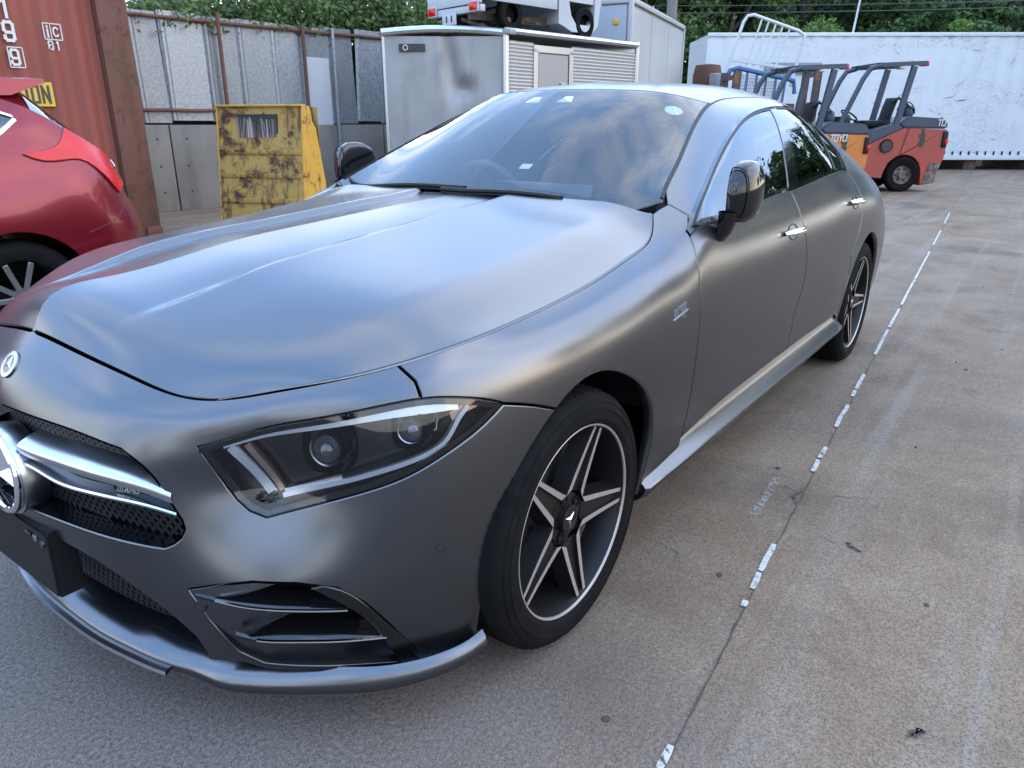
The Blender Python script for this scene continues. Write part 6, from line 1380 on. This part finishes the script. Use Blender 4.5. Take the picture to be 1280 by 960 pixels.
for i, (z0, sag) in enumerate(((4.62, .25), (4.42, .22))):
    P0, P1 = A([-21, -9.5]), A([-34, 14.]); w = MB(); w.tube([(P0[0]+(P1[0]-P0[0])*t, P0[1]+(P1[1]-P0[1])*t, z0+.35*i*0-sag*4*t*(1-t)+t*.5) for t in np.linspace(0, 1, 24)], .014, 5); o = w.build('power_line', M_blk); tag(o, ('upper' if i == 0 else 'lower')+' black power line strung across in front of the trees', 'cable', 'power lines')
# ================================================================ foliage
def leaf_mat(name, a, b_, c_):
    m = bpy.data.materials.new(name); m.use_nodes = True; t = NT(m); g = t.pos(); oi = t.n('ShaderNodeObjectInfo')
    n = t.noise(1.1, 4, .6, g); f = t.noise(7, 2, .5, g); x = t.math('ADD', t.math('MULTIPLY', n, .65), t.math('MULTIPLY', f, .35))
    col_ = t.ramp(x, (.34, a), (.52, b_), (.70, c_))
    hs = t.n('ShaderNodeHueSaturation', {'Hue': t.rng((oi, 'Random'), 0, 1, .485, .515), 'Value': t.rng((oi, 'Random'), 0, 1, .8, 1.25), 'Color': col_})
    t.set('Base Color', hs); t.set('Roughness', .55); t.b.inputs['Specular IOR Level'].default_value = .3
    tr = t.n('ShaderNodeBsdfTranslucent', {'Color': hs}); mx = t.n('ShaderNodeMixShader', {0: .28}); t.t.links.new(t.b.outputs[0], mx.inputs[1]); t.t.links.new(tr.outputs[0], mx.inputs[2])
    t.t.links.new(mx.outputs[0], [q for q in t.t.nodes if q.bl_idname == 'ShaderNodeOutputMaterial'][0].inputs[0])
    return m
M_leaf = [leaf_mat('leaf_dark', (.020, .040, .012), (.050, .088, .024), (.105, .150, .040)), leaf_mat('leaf_mid', (.024, .048, .012), (.065, .115, .026), (.135, .19, .045)), leaf_mat('leaf_light', (.03, .055, .010), (.085, .13, .022), (.16, .20, .04))]
M_bark = conc_mat('bark', (.06, .045, .035), (.10, .08, .06))
def leaf_cloud(P, N, size, r, out=None):
    """P: points, N: bias normals; one bent two-triangle leaf per point; returns V,F arrays"""
    n = len(P); d = r.normal(0, 1, (n, 3))+N*1.0; d /= np.linalg.norm(d, axis=1)[:, None]
    a = np.cross(d, r.normal(0, 1, (n, 3))); a /= np.linalg.norm(a, axis=1)[:, None]+1e-9; b = np.cross(d, a)
    s = size*r.uniform(.6, 1.35, n)[:, None]
    V = np.stack([P-a*s*.9, P+b*s*.42-d*s*.08, P+a*s*.9-d*s*.2, P-b*s*.42-d*s*.08], 1).reshape(-1, 3)
    i = np.arange(n)*4; F = np.stack([i, i+1, i+2, i+3], 1); return V, F
def fast_mesh(name, V, F, m_):
    me = bpy.data.meshes.new(name); n, k = F.shape; me.vertices.add(len(V)); me.vertices.foreach_set('co', V.astype(np.float32).ravel()); me.loops.add(n*k); me.loops.foreach_set('vertex_index', F.astype(np.int32).ravel()); me.polygons.add(n); me.polygons.foreach_set('loop_start', np.arange(0, n*k, k, dtype=np.int32)); me.polygons.foreach_set('loop_total', np.full(n, k, np.int32)); me.update(calc_edges=True); me.validate(); me.materials.append(m_); return me
def crown_mesh(seed, H, Rr, n_clump, per, leaf, m_):
    r = np.random.default_rng(seed); P = []; N = []
    for k in range(n_clump):
        v = r.normal(0, 1, 3); v /= np.linalg.norm(v); rad = r.uniform(.45, 1.0)**.6
        c = v*[Rr, Rr, H*.40]*rad+[0, 0, H*.60]; c[:2] += r.normal(0, Rr*.12, 2)
        sz = Rr*r.uniform(.16, .34); q = r.normal(0, 1, (per, 3)); q /= np.linalg.norm(q, axis=1)[:, None]; rr = r.uniform(.25, 1, per)[:, None]**.5
        q[:, 2] = np.where(q[:, 2] < -.3, q[:, 2]*.5, q[:, 2]); P.append(c+q*rr*sz*[1, 1, .75]); N.append(q+[0, 0, .5])
    V, F = leaf_cloud(np.concatenate(P), np.concatenate(N), leaf, r); return fast_mesh('crown', V, F, m_)
def trunk_mesh(seed, H, Rr):
    r = np.random.default_rng(seed); b = MB(); lean = r.normal(0, .3, 2)
    b.tube([(lean[0]*t*t, lean[1]*t*t, H*.72*t) for t in np.linspace(0, 1, 7)], list(np.linspace(.030*H, .009*H, 7)), 8)
    for k in range(7):
        t = r.uniform(.4, .95); a = r.uniform(0, 6.28); p0 = A([lean[0]*t*t, lean[1]*t*t, H*.72*t]); d = A([math.cos(a), math.sin(a), .55])*Rr*.6
        b.tube([p0, p0+d*.5+[0, 0, .1], p0+d+[0, 0, H*.06]], [.011*H, .007*H, .003*H], 6)
    o = b.build('trunk', M_bark); me = o.data; bpy.data.objects.remove(o); return me
KIN = []
for i, (H, Rr, nc, per, lf_, ml) in enumerate(((9.5, 3.4, 90, 130, .17, 0), (8.5, 3.0, 85, 130, .15, 1), (10.5, 3.0, 90, 130, .17, 0), (6.0, 2.1, 60, 110, .12, 2))):
    KIN.append((crown_mesh(20+i, H, Rr, nc, per, lf_, M_leaf[ml]), trunk_mesh(40+i, H, Rr)))
def tree(x, y, kind, s, rz, label, group):
    o = empty('tree', (x, y, 0), rz, label, 'tree', group); o.scale = (s, s, s)
    for n, me in zip(('crown', 'trunk'), KIN[kind]):
        c = bpy.data.objects.new(n, me); col.objects.link(c); c.parent = o
    return o
G1 = 'trees beyond the long container'; kinds = ['broad dark green tree in the row beyond the long container', 'mid green bushy tree in the row beyond the long container', 'tall dark green tree in the row beyond the long container', 'small bright yellow-green tree showing just above the long container']
kn = ['broad dark green tree', 'mid green bushy tree', 'tall dark green tree', 'small bright yellow-green tree']
# row behind the yard: along the image from left to right
for i, (x, y, k, s) in enumerate(((-24, -17, 1, 1.0), (-27, -14, 0, .95), (-30, -11.5, 2, .9), (-27, -9.5, 1, .82), (-32, -8, 0, .95), (-34, -4.5, 1, .95), (-31, -3.8, 0, .74), (-36, -1, 2, .82), (-38, 1.5, 0, .66), (-34, .8, 1, .60), (-42, 6.5, 1, .72), (-45, 10, 0, .74), (-26.6, -6.6, 3, .78), (-28.4, -2.2, 3, .74), (-30.5, .9, 3, .72), (-31, 3.4, 3, .76), (-40, -24, 0, 1.3), (-46, -17, 2, 1.25), (-49, -11, 1, 1.45), (-50, -5.5, 0, 1.3), (-52, -1, 1, 1.25), (-55, 2.6, 2, .95), (-42, -13, 1, 1.2))):
    d_ = np.array([x, y])-CAM[:2]; rt = np.array([-math.sin(YAW), math.cos(YAW)]); fwp = np.array([-math.cos(YAW), -math.sin(YAW)]); px_ = 640+915*(d_@rt)/(d_@fwp)*1.06
    mark_ = [(760, 'over the silver van box'), (870, 'over the white box body'), (960, 'over the white guard frame'), (1050, 'by the thin leaning pole'), (1140, 'over the red-orange forklift'), (1215, 'past the red-orange forklift'), (9999, 'by the gap of open sky')]
    far_ = 'second row ' if math.hypot(*d_) > 44 else ''
    tree(x, y, k, s, i*1.7, far_+kn[k]+' '+[m for l, m in mark_ if px_ < l][0]+', beyond the long container', G1)
for i, (x, y, k, s) in enumerate(((-6.5, -15.5, 1, .62), (-9.5, -13.8, 0, .6), (-12.5, -13, 1, .62), (-16, -13, 2, .7), (-4, -14, 1, .5))):
    tree(x, y, k, s, i*2.1+.4, 'tree crown rising behind the metal fence and the silver van box', 'trees behind the metal fence')
# trees on the open side of the yard, seen in the saloon's windows
for i, (x, y, k, s) in enumerate(((-31, 4.6, 0, 1.05), (-29, 7.6, 2, 1.0), (-27, 10.5, 1, 1.15), (-24, 15, 0, .9), (-18, 19, 1, .8), (30, 16, 0, .7), (34, 6, 2, .7), (33, -4, 1, .75))):
    tree(x, y, k, s, i*2.3, 'tree on the open side of the yard, seen mirrored in the saloon\'s paint and windows', 'trees on the open side of the yard')
# climbing vine along the fence top
vr_ = np.random.default_rng(5); P, N = [], []
for k in range(620):
    s_ = vr_.uniform(.25, 6.2); dens = np.interp(s_, [.25, 1.2, 2.2, 4, 6], [.15, .5, .7, 1, 1])
    if vr_.random() > dens: continue
    hgt = np.interp(s_, [0, 1.5, 2.6, 6], [.10, .22, .75, .95]); c = A([s_, vr_.uniform(.05, .9), 2.72+abs(vr_.normal(0, .5))*hgt]); m = 34
    P.append(c+vr_.normal(0, 1, (m, 3))*[.16, .12, .13]); N.append(np.tile([0, -1.0, .7], (m, 1)))
V, F = leaf_cloud(np.concatenate(P), np.concatenate(N), .060, vr_)
vine = empty('climbing_vine', (F0[0], F0[1], 0), fang, 'leafy green climbing vine spilling over the top of the metal fence', 'vine')
fo = bpy.data.objects.new('foliage', fast_mesh('foliage', V, F, M_leaf[1])); col.objects.link(fo); fo.parent = vine; tag(fo, kind='stuff')
for k in range(16):
    s_ = vr_.uniform(.4, 6); b = MB(); b.tube([(s_+vr_.normal(0, .1)*t, .08+.2*t, 2.4+.9*t*vr_.uniform(.6, 1)) for t in np.linspace(0, 1, 6)], .010, 5); b.build('stem', M_bark, vine)
hl = MB(); hl.box((2.8, 1.6, 1.35), (8.4, 1.6, 2.7), None, .3); hd_ = hl.build('earth_bank', conc_mat('bank_soil', (.03, .035, .015), (.05, .06, .025)), None); hd_.location = (F0[0], F0[1], 0); hd_.rotation_euler = (0, 0, fang); tag(hd_, kind='structure')
